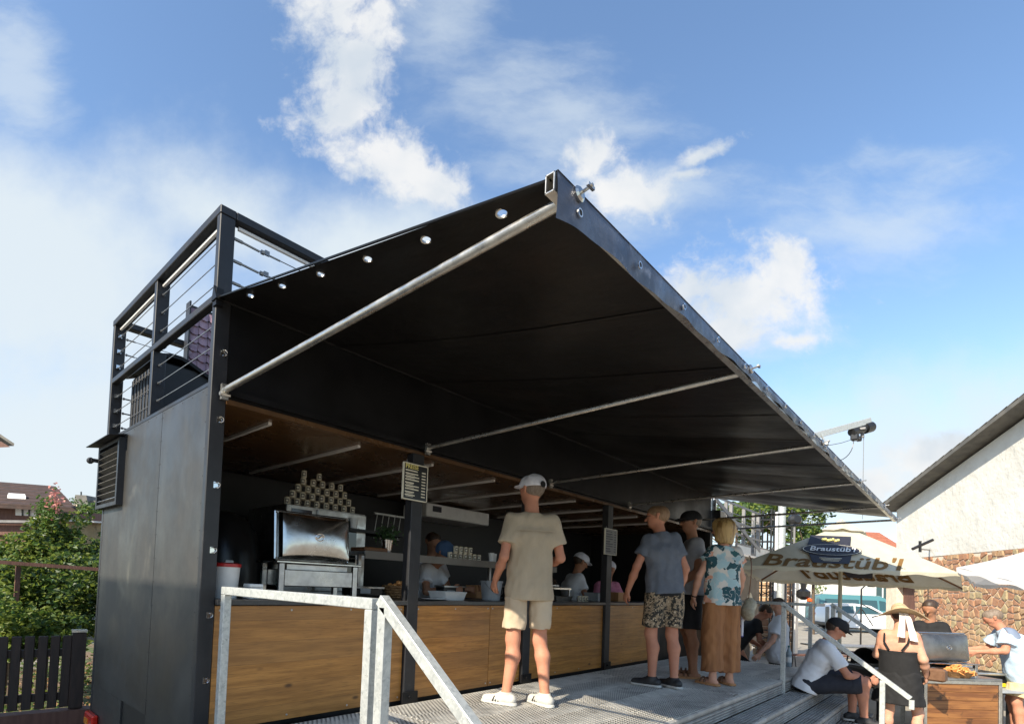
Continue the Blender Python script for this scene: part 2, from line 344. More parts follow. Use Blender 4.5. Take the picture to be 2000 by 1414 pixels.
M['soil'] = mat('garden_soil', (.12, .075, .045), (.20, .14, .09), 6, rough=1, bump=.03, bscale=18, c3=(.07, .09, .03), s3=2, lo3=.45, hi3=.6)
M['canvas'] = mat('cream_canvas', (.62, .575, .45), (.57, .525, .40), 4, rough=.85, bump=.014, bscale=3, trans=.22)
M['wcanvas'] = mat('white_canvas', (.62, .62, .61), (.56, .56, .56), 4, rough=.85, bump=.01, bscale=4, trans=.3)
M['brownink'] = mat('brown_lettering', (.22, .115, .03), (.26, .14, .04), 12, rough=.8, trans=.25)
M['navy'] = mat('navy_lettering_plate', (.022, .022, .032), (.03, .03, .042), 12, rough=.6)
M['leafA'] = mat('leaves_bright', (.15, .20, .03), (.22, .27, .05), 9, rough=.5, trans=.5)
M['leafB'] = mat('leaves_mid', (.06, .12, .022), (.10, .17, .035), 9, rough=.5, trans=.45)
M['leafC'] = mat('leaves_dark', (.03, .065, .02), (.05, .09, .03), 9, rough=.5, trans=.25)
M['pink'] = mat('pink_blossom', (.52, .18, .15), (.62, .28, .24), 20, rough=.6, trans=.3)
M['bark'] = mat('bark', (.08, .055, .035), (.12, .085, .055), 20, rough=.9, bump=.01)
M['tail'] = mat('red_lamp_lens', (.55, .015, .01), (.65, .03, .01), 40, rough=.15, coat=.6)
M['amber'] = mat('amber_lamp_lens', (.75, .25, .02), rough=.15, coat=.6)
M['rubber'] = mat('tyre_rubber', (.018, .018, .018), (.028, .028, .028), 20, rough=.8)
M['carwhite'] = mat('white_car_paint', (.75, .76, .77), rough=.25, coat=.6)
M['vanteal'] = mat('teal_van_paint', (.07, .20, .22), rough=.25, coat=.6)
M['carglass'] = glass('car_window', (.03, .07, .075), .04)
M['cable'] = mat('steel_cable', (.20, .20, .20), (.28, .28, .28), 60, rough=.4, metal=.7)
M['chrome'] = mat('polished_chrome', (.7, .7, .7), rough=.08, metal=1)
M['trailer2'] = mat('taupe_trailer_sheet', (.17, .15, .125), (.21, .19, .16), 3, rough=.5, rvar=.1)
M['greyroof'] = mat('pale_grey_sheet', (.17, .165, .16), (.22, .215, .21), 2, rough=.5)
M['orangew'] = mat('orange_house_render', (.65, .29, .08), (.72, .34, .11), 3, rough=.8)
M['whitew'] = mat('white_house_render', (.72, .70, .64), (.66, .64, .58), 3, rough=.8)
M['gridge'] = mat('grill_black_enamel', (.013, .013, .014), (.02, .02, .02), 8, rough=.3)
M['tablewood'] = mat('brown_striped_boards', (.30, .13, .04), (.16, .06, .02), 3, rough=.5, stretch=(.7, .7, 9), c3=(.07, .03, .012), s3=7, lo3=.58, hi3=.66)
M['skin'] = mat('skin_fair', (.52, .27, .175), (.58, .31, .21), 7, rough=.62, spec=.3, sss=.12, c3=(.5, .22, .15), s3=4)
M['skinr'] = mat('skin_ruddy', (.46, .20, .125), (.52, .24, .15), 7, rough=.62, spec=.3, sss=.12)
M['skint'] = mat('skin_tanned', (.34, .16, .09), (.40, .20, .12), 7, rough=.62, spec=.3, sss=.1)
M['lip'] = mat('lips', (.35, .12, .09), rough=.5)
M['eye'] = mat('dark_eyes', (.02, .015, .012), rough=.2)
M['hairb'] = mat('brown_hair', (.035, .02, .012), (.06, .035, .02), 60, rough=.5, stretch=(1, 1, .12), bump=.003, bscale=90)
M['hairg'] = mat('grey_brown_hair', (.14, .10, .07), (.22, .17, .13), 60, rough=.6, stretch=(1, 1, .15), bump=.003, bscale=90)
M['hairs'] = mat('sandy_hair', (.22, .13, .07), (.30, .19, .11), 60, rough=.6, stretch=(1, 1, .2), bump=.002, bscale=90)
M['blond'] = mat('blond_hair', (.50, .33, .13), (.24, .14, .05), 26, rough=.45, stretch=(1, 1, .12), bump=.008, bscale=34, lo=.42, hi=.6)
M['beige'] = mat('beige_linen', (.37, .30, .21), (.43, .35, .25), 5, rough=.9, bump=0.018, bscale=6, stretch=(1, 1, .4))
M['beige2'] = mat('beige_shorts_cloth', (.47, .37, .26), (.52, .42, .30), 5, rough=.9, bump=0.012, bscale=6)
M['bluegrey'] = mat('blue_grey_knit', (.10, .115, .145), (.13, .145, .175), 8, rough=.9, bump=0.014, bscale=6)
M['greyt'] = mat('light_grey_jersey', (.30, .30, .32), (.36, .36, .38), 8, rough=.9, bump=0.014, bscale=6)
M['blackc'] = mat('black_cloth', (.006, .006, .007), (.010, .010, .011), 8, rough=.85, bump=.004, bscale=10)
M['navyc'] = mat('dark_navy_cloth', (.014, .016, .026), (.022, .024, .034), 8, rough=.85, bump=.004, bscale=10)
M['camo'] = mat('patterned_shorts_cloth', (.1, .1, .1), rough=.9, extra=camox)
M['floral'] = mat('floral_blouse_cloth', (.1, .1, .1), rough=.85, extra=florx, bump=.004, bscale=8)
M['brownc'] = mat('tan_brown_pleated_cloth', (.33, .145, .055), (.22, .09, .034), 16, rough=.85, stretch=(1, 1, .05), bump=.012, bscale=22)
M['whitec'] = mat('white_cotton', (.66, .67, .70), (.72, .73, .76), 6, rough=.9, bump=0.016, bscale=6)
M['pinkc'] = mat('pink_shirt_cloth', (.48, .16, .26), (.60, .24, .35), 16, rough=.9, bump=0.012, bscale=6)
M['lblue'] = mat('light_blue_shirt_cloth', (.38, .50, .62), (.46, .57, .68), 6, rough=.9, bump=0.018, bscale=6)
M['slate'] = mat('slate_blue_yoke_cloth', (.14, .18, .26), (.18, .22, .30), 6, rough=.9)
M['sand'] = mat('sand_shorts_cloth', (.58, .43, .24), (.64, .49, .29), 6, rough=.9, bump=0.014, bscale=6)
M['capw'] = mat('white_cap_cloth', (.74, .74, .78), (.60, .60, .66), 14, rough=.85, bump=.003, bscale=30)
M['blueh'] = mat('blue_headscarf_cloth', (.05, .10, .20), (.07, .13, .24), 8, rough=.9)
M['straw'] = mat('straw_hat', (.50, .37, .22), (.42, .30, .17), 40, rough=.85, bump=.003, bscale=80)
M['ribbon'] = mat('white_ribbon', (.74, .68, .60), (.66, .60, .52), 6, rough=.8)
M['leather'] = mat('brown_leather', (.12, .055, .025), (.16, .08, .04), 15, rough=.6)
M['cork'] = mat('tan_cork_sole', (.42, .21, .09), rough=.8)
M['shoew'] = mat('white_trainer', (.52, .51, .47), (.44, .43, .40), 15, rough=.6, bump=.003, bscale=40)
M['shoeb'] = mat('black_trainer', (.015, .015, .017), (.03, .03, .03), 20, rough=.6)
M['bag'] = mat('pale_woven_bag', (.42, .38, .28), (.30, .27, .2), 25, rough=.8, bump=.004, bscale=50)
M['tote'] = mat('white_tote_blue_print', (.62, .63, .68), (.10, .10, .35), 9, rough=.8, lo=.5, hi=.55)
M['orange'] = mat('orange_plastic', (.8, .12, .02), rough=.4)
M['yellow'] = mat('yellow_plastic', (.75, .62, .03), rough=.4)
M['phone'] = glass('phone_glass', (.02, .02, .025), .1)
M['bottle'] = mat('clear_blue_bottle', (.45, .55, .60), rough=.1, spec=.7, trans=.4)

# ------------------------------------------------------------------ lettering
def text(s, size, mt, parent, mtx, name='lettering', bold=0.0, shear=0.0, ext=.001, sx=1., align='CENTER'):
    cu = bpy.data.curves.new('t', 'FONT'); cu.body = s; cu.size = size; cu.extrude = ext; cu.offset = bold*size; cu.shear = shear
    cu.align_x = align; cu.align_y = 'CENTER'; cu.resolution_u = 3
    o = bpy.data.objects.new('t', cu); C.objects.link(o)
    dg = bpy.context.evaluated_depsgraph_get(); me = bpy.data.meshes.new_from_object(o.evaluated_get(dg))
    bpy.data.objects.remove(o); me.name = name
    me.transform(Matrix.Diagonal((sx, 1, 1, 1))); me.transform(mtx); me.materials.clear()
    return link(name, me, mt, parent)
def frame(o, x, y):       # matrix whose local x, y follow the given vectors
    x = Vector(x).normalized(); y = Vector(y); y = (y-x*y.dot(x)).normalized(); z = x.cross(y)
    mm = Matrix((x, y, z)).transposed().to_4x4(); mm.translation = Vector(o); return mm
def link(name, me, mt, parent=None, smooth=False):
    """objects are built in world coordinates; an Empty made at its final place gets its children re-based"""
    o = bpy.data.objects.new(name, me); C.objects.link(o)
    if mt is not None:
        for x in (mt if isinstance(mt, (list, tuple)) else [mt]): me.materials.append(x)
    if parent is not None:
        o.parent = parent
        if parent.type == 'EMPTY': o.matrix_parent_inverse = (Matrix.Translation(parent.location) @ parent.rotation_euler.to_matrix().to_4x4()).inverted()
    if smooth: me.shade_smooth()
    return o

# ------------------------------------------------------------------ ground
def fbm2(x, y): return math.sin(x*.31+1)*math.cos(y*.27)+.4*math.sin(x*.83+y*.7)
MB().grid(lambda u, v: (-400+u*1400, -500+v*1200, G), 4, 4).build('ground', M['pave'])['kind'] = 'structure'
MB().grid(lambda u, v: (4.8+u*80, -30+v*60, G+.004), 2, 2).build('yard_road', M['yard'])['kind'] = 'structure'
MB().grid(lambda u, v: (-7+u*14, 2.6+v*11, G+.008+.012*fbm2(u*60, v*40)), 40, 30).build('garden_ground', M['soil'])['kind'] = 'structure'

# ------------------------------------------------------------------ the serving truck
XE = 8.2; TW = 2.22
T = thing('food_truck', 'long black food truck with oak counter front and cable railing on its roof', 'food truck', (4.1, 1.1, G))
e1 = MB().bb(0, .012, .046, .812, -.33, 2.035).build('end_panel', M['blackp'], T)
e2 = MB().bb(0, .012, .818, 2.172, -.03, 2.035).bb(0, .012, 1.37, 2.172, -.33, -.031).build('end_panel', M['blackp'], T)
rv = MB()
for y in (.06, .80, .83, 2.16):
    for k in range(15): rv.lathe([(.0035, 0), (.0035, .001), (.002, .002)], (0, y, -.25+k*.16), 6, (-1, 0, 0))
for k in range(13): rv.lathe([(.0035, 0), (.0035, .001), (.002, .002)], (0, .12+k*.165, 2.02), 6, (-1, 0, 0))
rv.build('rivet', M['grey'], T)['kind'] = 'stuff'
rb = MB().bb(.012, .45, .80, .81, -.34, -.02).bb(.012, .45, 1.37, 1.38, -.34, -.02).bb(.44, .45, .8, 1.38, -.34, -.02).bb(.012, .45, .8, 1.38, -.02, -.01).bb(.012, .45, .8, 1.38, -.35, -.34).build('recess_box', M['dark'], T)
for (x0, x1, y0, y1) in ((-.003, .088, -.004, .045), (-.003, .088, 2.173, TW+.003)): MB().bb(x0, x1, y0, y1, -.36, 3.06).build('corner_post', M['grey'], T, bevel=.004)
MB().bb(XE-.09, XE+.003, 2.173, TW+.003, -.36, 3.06).build('corner_post', M['grey'], T, bevel=.004)
MB().bb(.012, XE, 2.19, TW, -.33, 2.03).build('rear_wall', M['black'], T)
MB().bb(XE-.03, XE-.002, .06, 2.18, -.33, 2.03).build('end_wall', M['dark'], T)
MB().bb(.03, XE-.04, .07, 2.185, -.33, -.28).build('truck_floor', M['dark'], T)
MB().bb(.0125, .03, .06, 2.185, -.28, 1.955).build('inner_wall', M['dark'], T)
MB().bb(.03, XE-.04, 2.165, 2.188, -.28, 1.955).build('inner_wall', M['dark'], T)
MB().bb(.03, XE-.04, .05, 2.165, 1.965, 1.99).build('ceiling_board', M['ceil'], T)
MB().bb(.013, XE, .05, 2.185, 1.995, 2.03).build('roof_deck', M['black'], T)
MB().bb(.089, XE, .005, .045, 1.975, 2.55).build('fascia', M['black'], T)
MB().bb(.089, XE, -.012, .046, 1.945, 1.974).build('fascia_trim', M['ceil'], T)
MB().bb(.089, XE, -.03, .004, 1.995, 2.03).build('fascia_rail', M['black'], T)
posts = [(1.56, 1.675), (3.075, 3.19), (4.68, 4.80), (6.10, 6.22), (XE-.12, XE)]
for x0, x1 in posts:
    MB().bb(x0, x1, -.035, .045, .0, 1.944).build('front_post', M['grey'], T, bevel=.004)
    MB().bb(x0-.02, x1+.02, -.05, -.036, .0, .09).lathe([(.012, 0), (.012, .012)], (x0+.05, -.05, .05), 8, (0, -1, 0)).build('post_foot', M['black'], T)
xs = onY(953, 1250, .01).x
for x0, x1 in ((.09, 1.557), (1.678, xs), (xs+.006, 3.072), (3.193, 4.677), (4.803, 6.09)):
    MB().bb(x0, x1, -.002, .018, .022, .752).build('front_board', M['wood'], T, bevel=.0015)
sc = MB()
for x0, x1 in ((.09, 1.557), (1.678, xs), (xs+.006, 3.072), (3.193, 4.677), (4.803, 6.09)):
    nx = max(2, int((x1-x0)/.45)+1)
    for k in range(nx):
        for z in (.05, .725): sc.lathe([(.0075, 0), (.0075, .0015), (.004, .0028)], (x0+.03+(x1-x0-.06)*k/(nx-1), -.002, z), 8, (0, -1, 0))
sc.build('screw', M['steelb'], T)['kind'] = 'stuff'
MB().bb(.09, XE-.12, .02, .045, -.33, .02).bb(6.223, XE-.121, -.001, .018, .022, .752).build('kick_panel', M['black'], T)
MB().bb(.089, 8.07, -.033, .60, .757, .79).build('counter_top', M['worktop'], T, bevel=.003)
for k, x in enumerate((.47, 1.20, 1.98, 2.82, 3.5, 4.3, 5.1, 5.9, 6.7)):
    MB().bb(x-.012, x+.012, .19, 2.0 if k else .9, 1.945, 1.9645).build('ceiling_strip', M['strip'], T)
# hooks along the corner
for (px, py) in ((437, 690), (430, 820), (422, 947), (417, 1074), (411, 1201), (404, 1328)):
    p = onY(px, py, -.004); p.x = .055
    q = MB().bb(p.x-.014, p.x+.014, -.0065, -.004, p.z-.018, p.z+.018)
    q.path([p+Vector((.016*math.sin(t*.7), -.006-.010*abs(math.cos(t*.35)), .016*math.cos(t*.7)))+Vector((.004, 0, 0)) for t in range(-1, 6)], .0028, 5)
    q.build('tarp_hook', M['chrome'], T)
# roof railing
rl = MB().bb(-.006, .091, -.008, TW+.006, 3.06, 3.11).build('top_rail', M['grey'], T, bevel=.004)
MB().bb(.092, XE+.006, -.008, .07, 3.06, 3.11).build('top_rail', M['grey'], T, bevel=.004)
MB().bb(.092, XE+.006, 2.14, TW+.006, 3.06, 3.11).build('top_rail', M['grey'], T, bevel=.004)
MB().bb(.0, .05, .046, 2.172, 2.545, 2.59).build('mid_rail', M['grey'], T, bevel=.004)
MB().bb(.0, .05, .046, 2.172, 2.036, 2.066).build('mid_rail', M['grey'], T, bevel=.004)
MB().bb(.0, .09, 1.10, 1.15, 2.067, 2.544).build('rail_post', M['grey'], T, bevel=.003)
MB().bb(.0, .09, 1.10, 1.15, 2.591, 3.059).build('rail_post', M['grey'], T, bevel=.003)
for x in (2.1, 4.2, 6.3): 
    MB().bb(x, x+.06, 2.15, 2.21, 2.031, 3.059).build('rail_post', M['grey'], T, bevel=.003)
    MB().bb(x, x+.06, .0, .05, 2.551, 3.059).build('rail_post', M['grey'], T, bevel=.003)
for y0, y1 in ((.06, 1.09), (1.16, 2.16)): MB().tube((.045, y0, 3.035), (.045, y1, 3.035), .013, 8).build('light_tube', M['strip'], T, smooth=True)
MB().tube((.12, .03, 3.035), (2.0, .03, 3.035), .013, 8).build('light_tube', M['strip'], T, smooth=True)
def cable(a, c, two=True):
    a = Vector(a); c = Vector(c); d = (c-a).normalized(); q = MB().tube(a, c, .0032, 5)
    for p in ((a+d*.04, c-d*.04) if two else (a+d*.04,)):
        q.tube(p-d*.035, p+d*.035, .006, 6).lathe([(.011, -.006), (.011, .006)], p-d*.03, 6, d)
    q.build('rail_cable', M['cable'], T)
for z in (2.965, 2.83, 2.695, 2.44, 2.31, 2.18):
    cable((.045, 1.09, z), (.045, .05, z)); cable((.045, 1.16, z), (.045, 2.17, z))
    cable((.09, 2.18, z), (XE-.1, 2.18, z))
    q = MB()
    for yy in (2.165,): q.bb(.02, .05, yy-.02, yy, z-.016, z+.016)
    q.build('cable_bracket', M['chrome'], T)
for z in (2.965, 2.83, 2.695):
    a = Vector((.1, .03, z)); q = MB().tube(a, (2.1, .03, z-.0), .0032, 5)
    q.tube(a+Vector((.0, 0, 0)), a+Vector((.05, 0, 0)), .010, 6).tube(a+Vector((.05, 0, 0)), a+Vector((.16, 0, -.004)), .007, 6).lathe([(.014, -.01), (.014, .01)], a+Vector((.18, 0, 0)), 6, (1, 0, 0)).box(a+Vector((.21, 0, .008)), (.03, .012, .03)).tube(a+Vector((.2, 0, 0)), a+Vector((.3, 0, 0)), .006, 6)
    q.build('turnbuckle_cable', M['cable'], T)
# louvred vent with rain hood
lv = MB().bb(-.05, 0, 1.63, 1.665, 1.45, 1.985).bb(-.05, 0, 2.215, 2.25, 1.45, 1.985).bb(-.05, 0, 1.666, 2.214, 1.45, 1.48).bb(-.05, 0, 1.666, 2.214, 1.955, 1.985).build('vent_frame', M['grey'], T)
MB().bb(-.004, -.001, 1.666, 2.214, 1.481, 1.954).build('vent_backing', M['dark'], lv)
for k in range(9):
    z = 1.50+k*.052; MB().beam((-.028, 1.668, z), (-.028, 2.212, z), .045, .004, up=(.55, 0, 1)).build('slat', M['alu'] if k == 0 else M['roofgrey'], lv)
MB().prism([(-.004, 1.60, 2.012), (-.13, 1.60, 1.988), (-.13, 1.60, 1.982), (-.004, 1.60, 2.003)], (0, .72, 0)).build('rain_hood', M['grey'], T)
p = onX(192, 902, -.06); MB().bb(-.10, -.001, 2.235, 2.255, 1.855, 1.885).lathe([(.02, 0), (.028, .02), (.028, .04)], (-.10, 2.25, 1.87), 10, (0, 1, 0)).build('marker_lamp', M['grey'], T)
tl = MB().bb(-.05, .0, 1.94, 2.19, -.36, -.255).build('tail_light', M['tail'], T, bevel=.012); MB().bb(-.054, -.0505, 2.06, 2.17, -.35, -.30).build('lens', M['amber'], tl)
MB().bb(.1, XE-.1, .35, .45, -.47, -.335).bb(.1, XE-.1, 1.75, 1.85, -.47, -.335).build('chassis', M['black'], T)
for x in (3.6, 4.5):
    for y in (.1, 1.95):
        wh = MB().lathe([(.2, 0), (.31, .01), (.33, .04), (.33, .15), (.31, .18), (.2, .19)], (x, y, G+.33), 24, (0, 1, 0)).build('wheel', M['rubber'], T, smooth=True)
        MB().lathe([(.02, -.005), (.17, -.005), (.19, .02)], (x, y, G+.33), 16, (0, 1, 0)).build('rim', M['alu'], wh)

# ------------------------------------------------------------------ awning
A = thing('awning', 'large black tarpaulin awning folded out over the serving platform on metal arms', 'awning', (4.2, -1.2, 2.1))
AX1 = 8.4; AY = -2.33
armx = [.06, 1.70, 3.44, 5.19, 7.0, 8.36]
def fab(x, t):
    """t: 0 at the truck, 1 at the front bar"""
    k = max(i for i in range(len(armx)) if armx[i] <= max(x, .06)); 
    lo_ = armx[k]; hi_ = armx[min(k+1, len(armx)-1)]
    w = 0 if hi_ == lo_ else math.sin(math.pi*max(0, min(1, (x-lo_)/(hi_-lo_))))
    z = 2.55+(2.088-2.55)*t - .045*math.sin(math.pi*t)*(.4+.6*w) - .035*w*t*t + .006*math.sin(x*9+t*3)*math.sin(math.pi*t)
    return (x, AY*t, z)
NH = 6; hx = .062; fb = MB()
holes = [onX(px, py, hx) for px, py in ((490, 571), (552, 554), (627, 533), (719, 503), (833, 463), (981, 408))]
ts = [min(.97, max(.03, p.y/AY)) for p in holes]
bnd = [0]+[(ts[i]+ts[i+1])/2 for i in range(5)]+[1]
for i in range(6):
    t0, t1 = bnd[i], bnd[i+1]; tc_ = ts[i]; rt = .018/2.34*1.0; rx = .017
    sq = []
    for k in range(24):
        a = 2*math.pi*k/24; cx_, cy_ = math.cos(a), math.sin(a); s_ = 1/max(abs(cx_), abs(cy_))
        sq.append((.03*cx_*s_ if False else cx_*s_, cy_*s_))
    outer = [(hx+(.12-hx if x > 0 else hx)*x, tc_+((t1-tc_) if y > 0 else (tc_-t0))*y) for x, y in sq]
    inner = [(hx+rx*math.cos(2*math.pi*k/24), tc_+rt*math.sin(2*math.pi*k/24)) for k in range(24)]
    vs = [fab(*p) for p in outer]+[fab(*p) for p in inner]
    fb.add(vs, [(k, (k+1) % 24, 24+(k+1) % 24, 24+k) for k in range(24)])
    ring = MB(); c_ = Vector(fab(hx, tc_)); nrm = Vector((0, .16, 1)).normalized()
    ring.lathe([(.016, -.003), (.022, -.003), (.022, .003), (.016, .003), (.016, -.003)], c_, 16, nrm, cap=False).build('eyelet', M['alu'], A, smooth=True)
fb.grid(lambda u, v: fab(.12+u*(AX1-.12), v), 90, 16)
fb.build('tarpaulin', M['tarp'], A, smooth=False)
for x in (.85, 1.7, 2.55, 3.44, 4.3, 5.19, 6.1, 7.0, 7.7): MB().grid(lambda u, v: (lambda p: (p[0], p[1], p[2]-.0035-.0015*math.sin(math.pi*u)))(fab(x-.018+u*.036, .005+v*.99)), 2, 24).build('welded_seam', M['tarp'], A, smooth=True)
MB().tube((0.0, 0, 2.553), (AX1, 0, 2.553), .012, 8).tube((.0, 0, 2.55), (0.0, AY, 2.086), .006, 6).build('tarpaulin_hem', M['tarp'], A)
MB().bb(-.012, .03, -.03, .02, 2.50, 2.60).prism([(-.02, -.05, 2.53), (-.02, .02, 2.53), (-.02, .0, 2.62)], (.05, 0, 0)).build('hem_bracket', M['black'], A)
# hollow front bar
q = MB()
for (y0, y1, z0, z1) in ((AY-.024, AY-.021, 2.034, 2.088), (AY+.003, AY+.006, 2.034, 2.088), (AY-.024, AY+.006, 2.085, 2.0885), (AY-.024, AY+.006, 2.0335, 2.037)): q.bb(-.02, AX1+.03, y0, y1, z0, z1)
q.build('front_bar', M['alu'], A)
VZ = lambda x: .056+.004*math.sin(x*2.1)+.080*math.exp(-x/.5)
MB().grid(lambda u, v: (-.012+u*(AX1+.03), AY-.027-.004*math.sin(v*3)-(.006*math.sin(u*61)*math.sin(u*17+1)+.004*math.sin(u*190))*v, 2.093-VZ(u*AX1)*v+.004*math.sin(u*75)*v), 320, 5).grid(lambda u, v: (-.012+u*(AX1+.03), AY+.008-.038*v, 2.0935), 40, 1).build('valance', M['tarpb'], A, smooth=True)
for k in range(22):
    x = .09+k*.385; c_ = Vector((x, AY-.040, 2.095-VZ(x)*.62));
    MB().lathe([(.009, -.001), (.009, .001)], c_, 10, (0, 1, 0)).lathe([(.009, -.003), (.013, -.003), (.013, .002), (.009, .002), (.009, -.003)], c_, 12, (0, 1, .0), mi=1, cap=False).build('valance_eyelet', [M['dark'], M['chrome']], A)
for k, x in enumerate(armx):
    a = MB().tube((x, -.035, 2.01), (x, AY+.0, 2.052), .0175 if k == 0 else .015, 12).build('arm', M['alu'], A, smooth=True)
    MB().bb(x-.02, x+.02, -.055, -.031, 1.955, 2.045).lathe([(.012, -.03), (.012, .03)], (x, -.05, 1.985), 8, (1, 0, 0)).build('hinge', M['alu'], a)
    kx, ky, kz = x+.03, AY-.03, 2.075
    kn = MB().lathe([(.022, 0), (.024, .008), (.018, .014), (.008, .016)], (kx, ky, kz), 14, (0, -1, .15)).tube((kx, ky, kz), (kx, ky-.05, kz+.008), .005, 8).box((kx, ky-.042, kz+.006), (.034, .009, .009))
    kn.build('clamp_knob', M['steel'], a)

# tiled column and covered goods on the roof deck behind the railing
tz = thing('tiled_column', 'narrow tall column clad in plum scalloped tiles standing on the truck roof', 'column', (.66, 1.9, 2.031))
MB().bb(.545, .80, 1.995, 2.05, 2.031, 3.40).build('core', M['dark'], tz)
for j in range(3):
    for k in range(17):
        x0 = .548+j*.084; z0 = 2.04+k*.078
        MB().add([(x0, 1.993, z0+.085), (x0+.042, 1.985, z0+.085), (x0+.082, 1.993, z0+.085), (x0, 1.985, z0+.02), (x0+.02, 1.968, z0), (x0+.042, 1.962, z0-.004), (x0+.064, 1.968, z0), (x0+.082, 1.985, z0+.02),
                  (x0, 1.994, z0+.02), (x0+.042, 1.994, z0-.004), (x0+.082, 1.994, z0+.02)], [(0, 3, 4, 5, 1), (1, 5, 6, 7, 2), (3, 8, 9, 5, 4), (5, 9, 10, 7, 6)]).build('tile', M['purple'], tz)
MB().bb(.53, .543, 1.96, 2.055, 2.031, 3.42).build('edge_board', M['grey'], tz)
cg = thing('covered_crate', 'tall crate under a black ribbed cover on the truck roof behind the railing', 'crate', (.3, 1.75, 2.031))
MB().bb(.14, .60, 1.45, 2.10, 2.031, 2.62).build('body', M['dark'], cg, bevel=.02)
for k in range(8): MB().bb(.128, .139, 1.47+k*.08, 1.515+k*.08, 2.05, 2.58).build('rib', M['grey'], cg, bevel=.004)
MB().grid(lambda u, v: (.10+u*.54, 1.42+v*.72, 2.635+.05*math.sin(u*5)*math.cos(v*6)), 8, 10, thick=(0, 0, -.03)).build('cover', M['black'], cg)
cb = thing('storage_box', 'low black storage box lying on the truck roof next to the covered crate', 'box', (1.1, 1.7, 2.031))
MB().bb(.75, 1.9, 1.3, 1.98, 2.031, 2.42).build('body', M['black'], cb, bevel=.015); MB().bb(.73, 1.92, 1.28, 1.99, 2.421, 2.47).build('lid', M['grey'], cb, bevel=.01)

# ------------------------------------------------------------------ serving platform with stairs
PF = thing('serving_platform', 'galvanised steel platform with full-width stairs in front of the food truck', 'platform', (3.7, -1.0, G))
X0, MW, NM = -.18, 1.52, 5
dk = [-.045-.3085*k for k in range(6)]
def plank(x0, x1, y0, y1, z, name, mt, n=11, par=PF):
    q = MB().bb(x0+.003, x1-.003, y0, y1, z-.05, z-.0218, mi=1); p_ = (y1-y0)/n
    for k in range(n):
        a = y0+k*p_; q.prism([(x0+.004, a+p_*.14, z-.022), (x0+.004, a+p_*.24, z), (x0+.004, a+p_*.68, z), (x0+.004, a+p_*.78, z-.022)], (x1-x0-.008, 0, 0))
    return q.build(name, [mt, M['deckgap']], par)
for i in range(NM):
    for j in range(5): plank(X0+i*MW, X0+(i+1)*MW, dk[j+1]+.004, dk[j], 0, 'deck_plank', M['deck'])
edges = [-1.59, -1.81, -2.025, -2.24, -2.455]; zs = [0, -.155, -.31, -.465, -.62]
for i in range(NM):
    x0, x1 = X0+i*MW, X0+(i+1)*MW
    for s_ in range(5):
        z = zs[s_]; y = edges[s_]
        if s_ > 0:
            plank(x0, x1, y+.0, edges[s_-1]-.006, z, 'tread', M['step'], 7)
        q = MB().bb(x0+.004, x1-.004, y-.0, y+.012, z-.149, z-.05, mi=1)
        for k in range(4): q.prism([(x0+.005, y, z-.060-k*.024), (x0+.005, y-.012, z-.063-k*.024), (x0+.005, y-.012, z-.072-k*.024), (x0+.005, y, z-.075-k*.024)], (x1-x0-.01, 0, 0))
        q.prism([(x0+.004, y+.012, z-.05), (x0+.004, y-.003, z-.046), (x0+.004, y-.010, z-.03), (x0+.004, y-.008, z-.010), (x0+.004, y+.0, z-.003), (x0+.004, y+.008, z-.004)], (x1-x0-.008, 0, 0))
        for xx in (x0+.03, x1-.03): q.lathe([(.011, 0), (.011, .005), (.004, .008)], (xx, y+.03, z-.001), 6)
        q.build('nosing', [M['step'], M['deckgap']], PF)
XR = X0+NM*MW
q = MB()
for i in range(NM+1):
    for y in (-.1, -1.5): q.bb(X0+i*MW-.03, X0+i*MW+.03, y-.03, y+.03, G, -.055)
q.bb(X0, XR, -.09, -.05, -.2, -.06).build('understructure', M['galv'], PF)
for xx in (X0-.012, XR):
    MB().prism([(xx, -.05, -.055), (xx, -1.57, -.055), (xx, -1.57, -.15), (xx, -1.80, -.205), (xx, -2.01, -.36), (xx, -2.23, -.515), (xx, -2.44, -.67), (xx, -2.44, G), (xx, -.05, G)], (.012, 0, 0)).build('side_cheek', M['step'], PF)

def bar(a, c, w=.045, h=.045, up=(0, 0, 1)): return MB().beam(a, c, w, h, up)
RH = .868
lr = thing('guard_rail', 'galvanised guard rail closing the near left end of the platform', 'railing', (.1, -.8, 0))
XG = .10; HW = .0225
MB().bb(XG-HW, XG+HW, -.125-HW, -.125+HW, -.25, RH-.046).build('post', M['galv'], lr, bevel=.003)
MB().bb(XG-HW, XG+HW, -1.475-HW, -1.475+HW, -.25, RH-.046).build('post', M['galv'], lr, bevel=.003)
MB().bb(XG-HW, XG+HW, -1.475-HW, -.125+HW, RH-.045, RH).bb(XG-HW+.01, XG+HW-.01, -.125+HW, -.125+HW+.003, RH-.035, RH-.01).build('top_bar', M['galv'], lr, bevel=.003)
def stair_rail(X, name, lab, y0=-1.557, post2=-2.48):
    t = thing(name, lab, 'handrail', (X, y0, 0))
    sl = .80
    MB().bb(X-HW, X+HW, y0-HW, y0+HW, -.25, RH-.03).build('post', M['galv'], t, bevel=.003)
    yb = -2.70; zb = RH-.02-(y0-yb)*sl
    MB().beam((X, y0+HW, RH-.022+.02), (X, yb, zb+.02), .045, .045).build('handrail_bar', M['galv'], t, bevel=.003)
    MB().bb(X-HW+.0005, X+HW-.0005, yb-.03, yb+.012, zb-.085, zb+.008).build('end_cap', M['galv'], t, bevel=.003)
    zz = RH-.02-(y0-post2)*sl
    MB().bb(X-HW+.001, X+HW-.001, post2-HW, post2+HW, -.70, zz-.01).build('post', M['galv'], t, bevel=.003)
    return t
stair_rail(XG+.0, 'stair_handrail', 'galvanised stair handrail right beside the near guard rail, closest to the viewer')
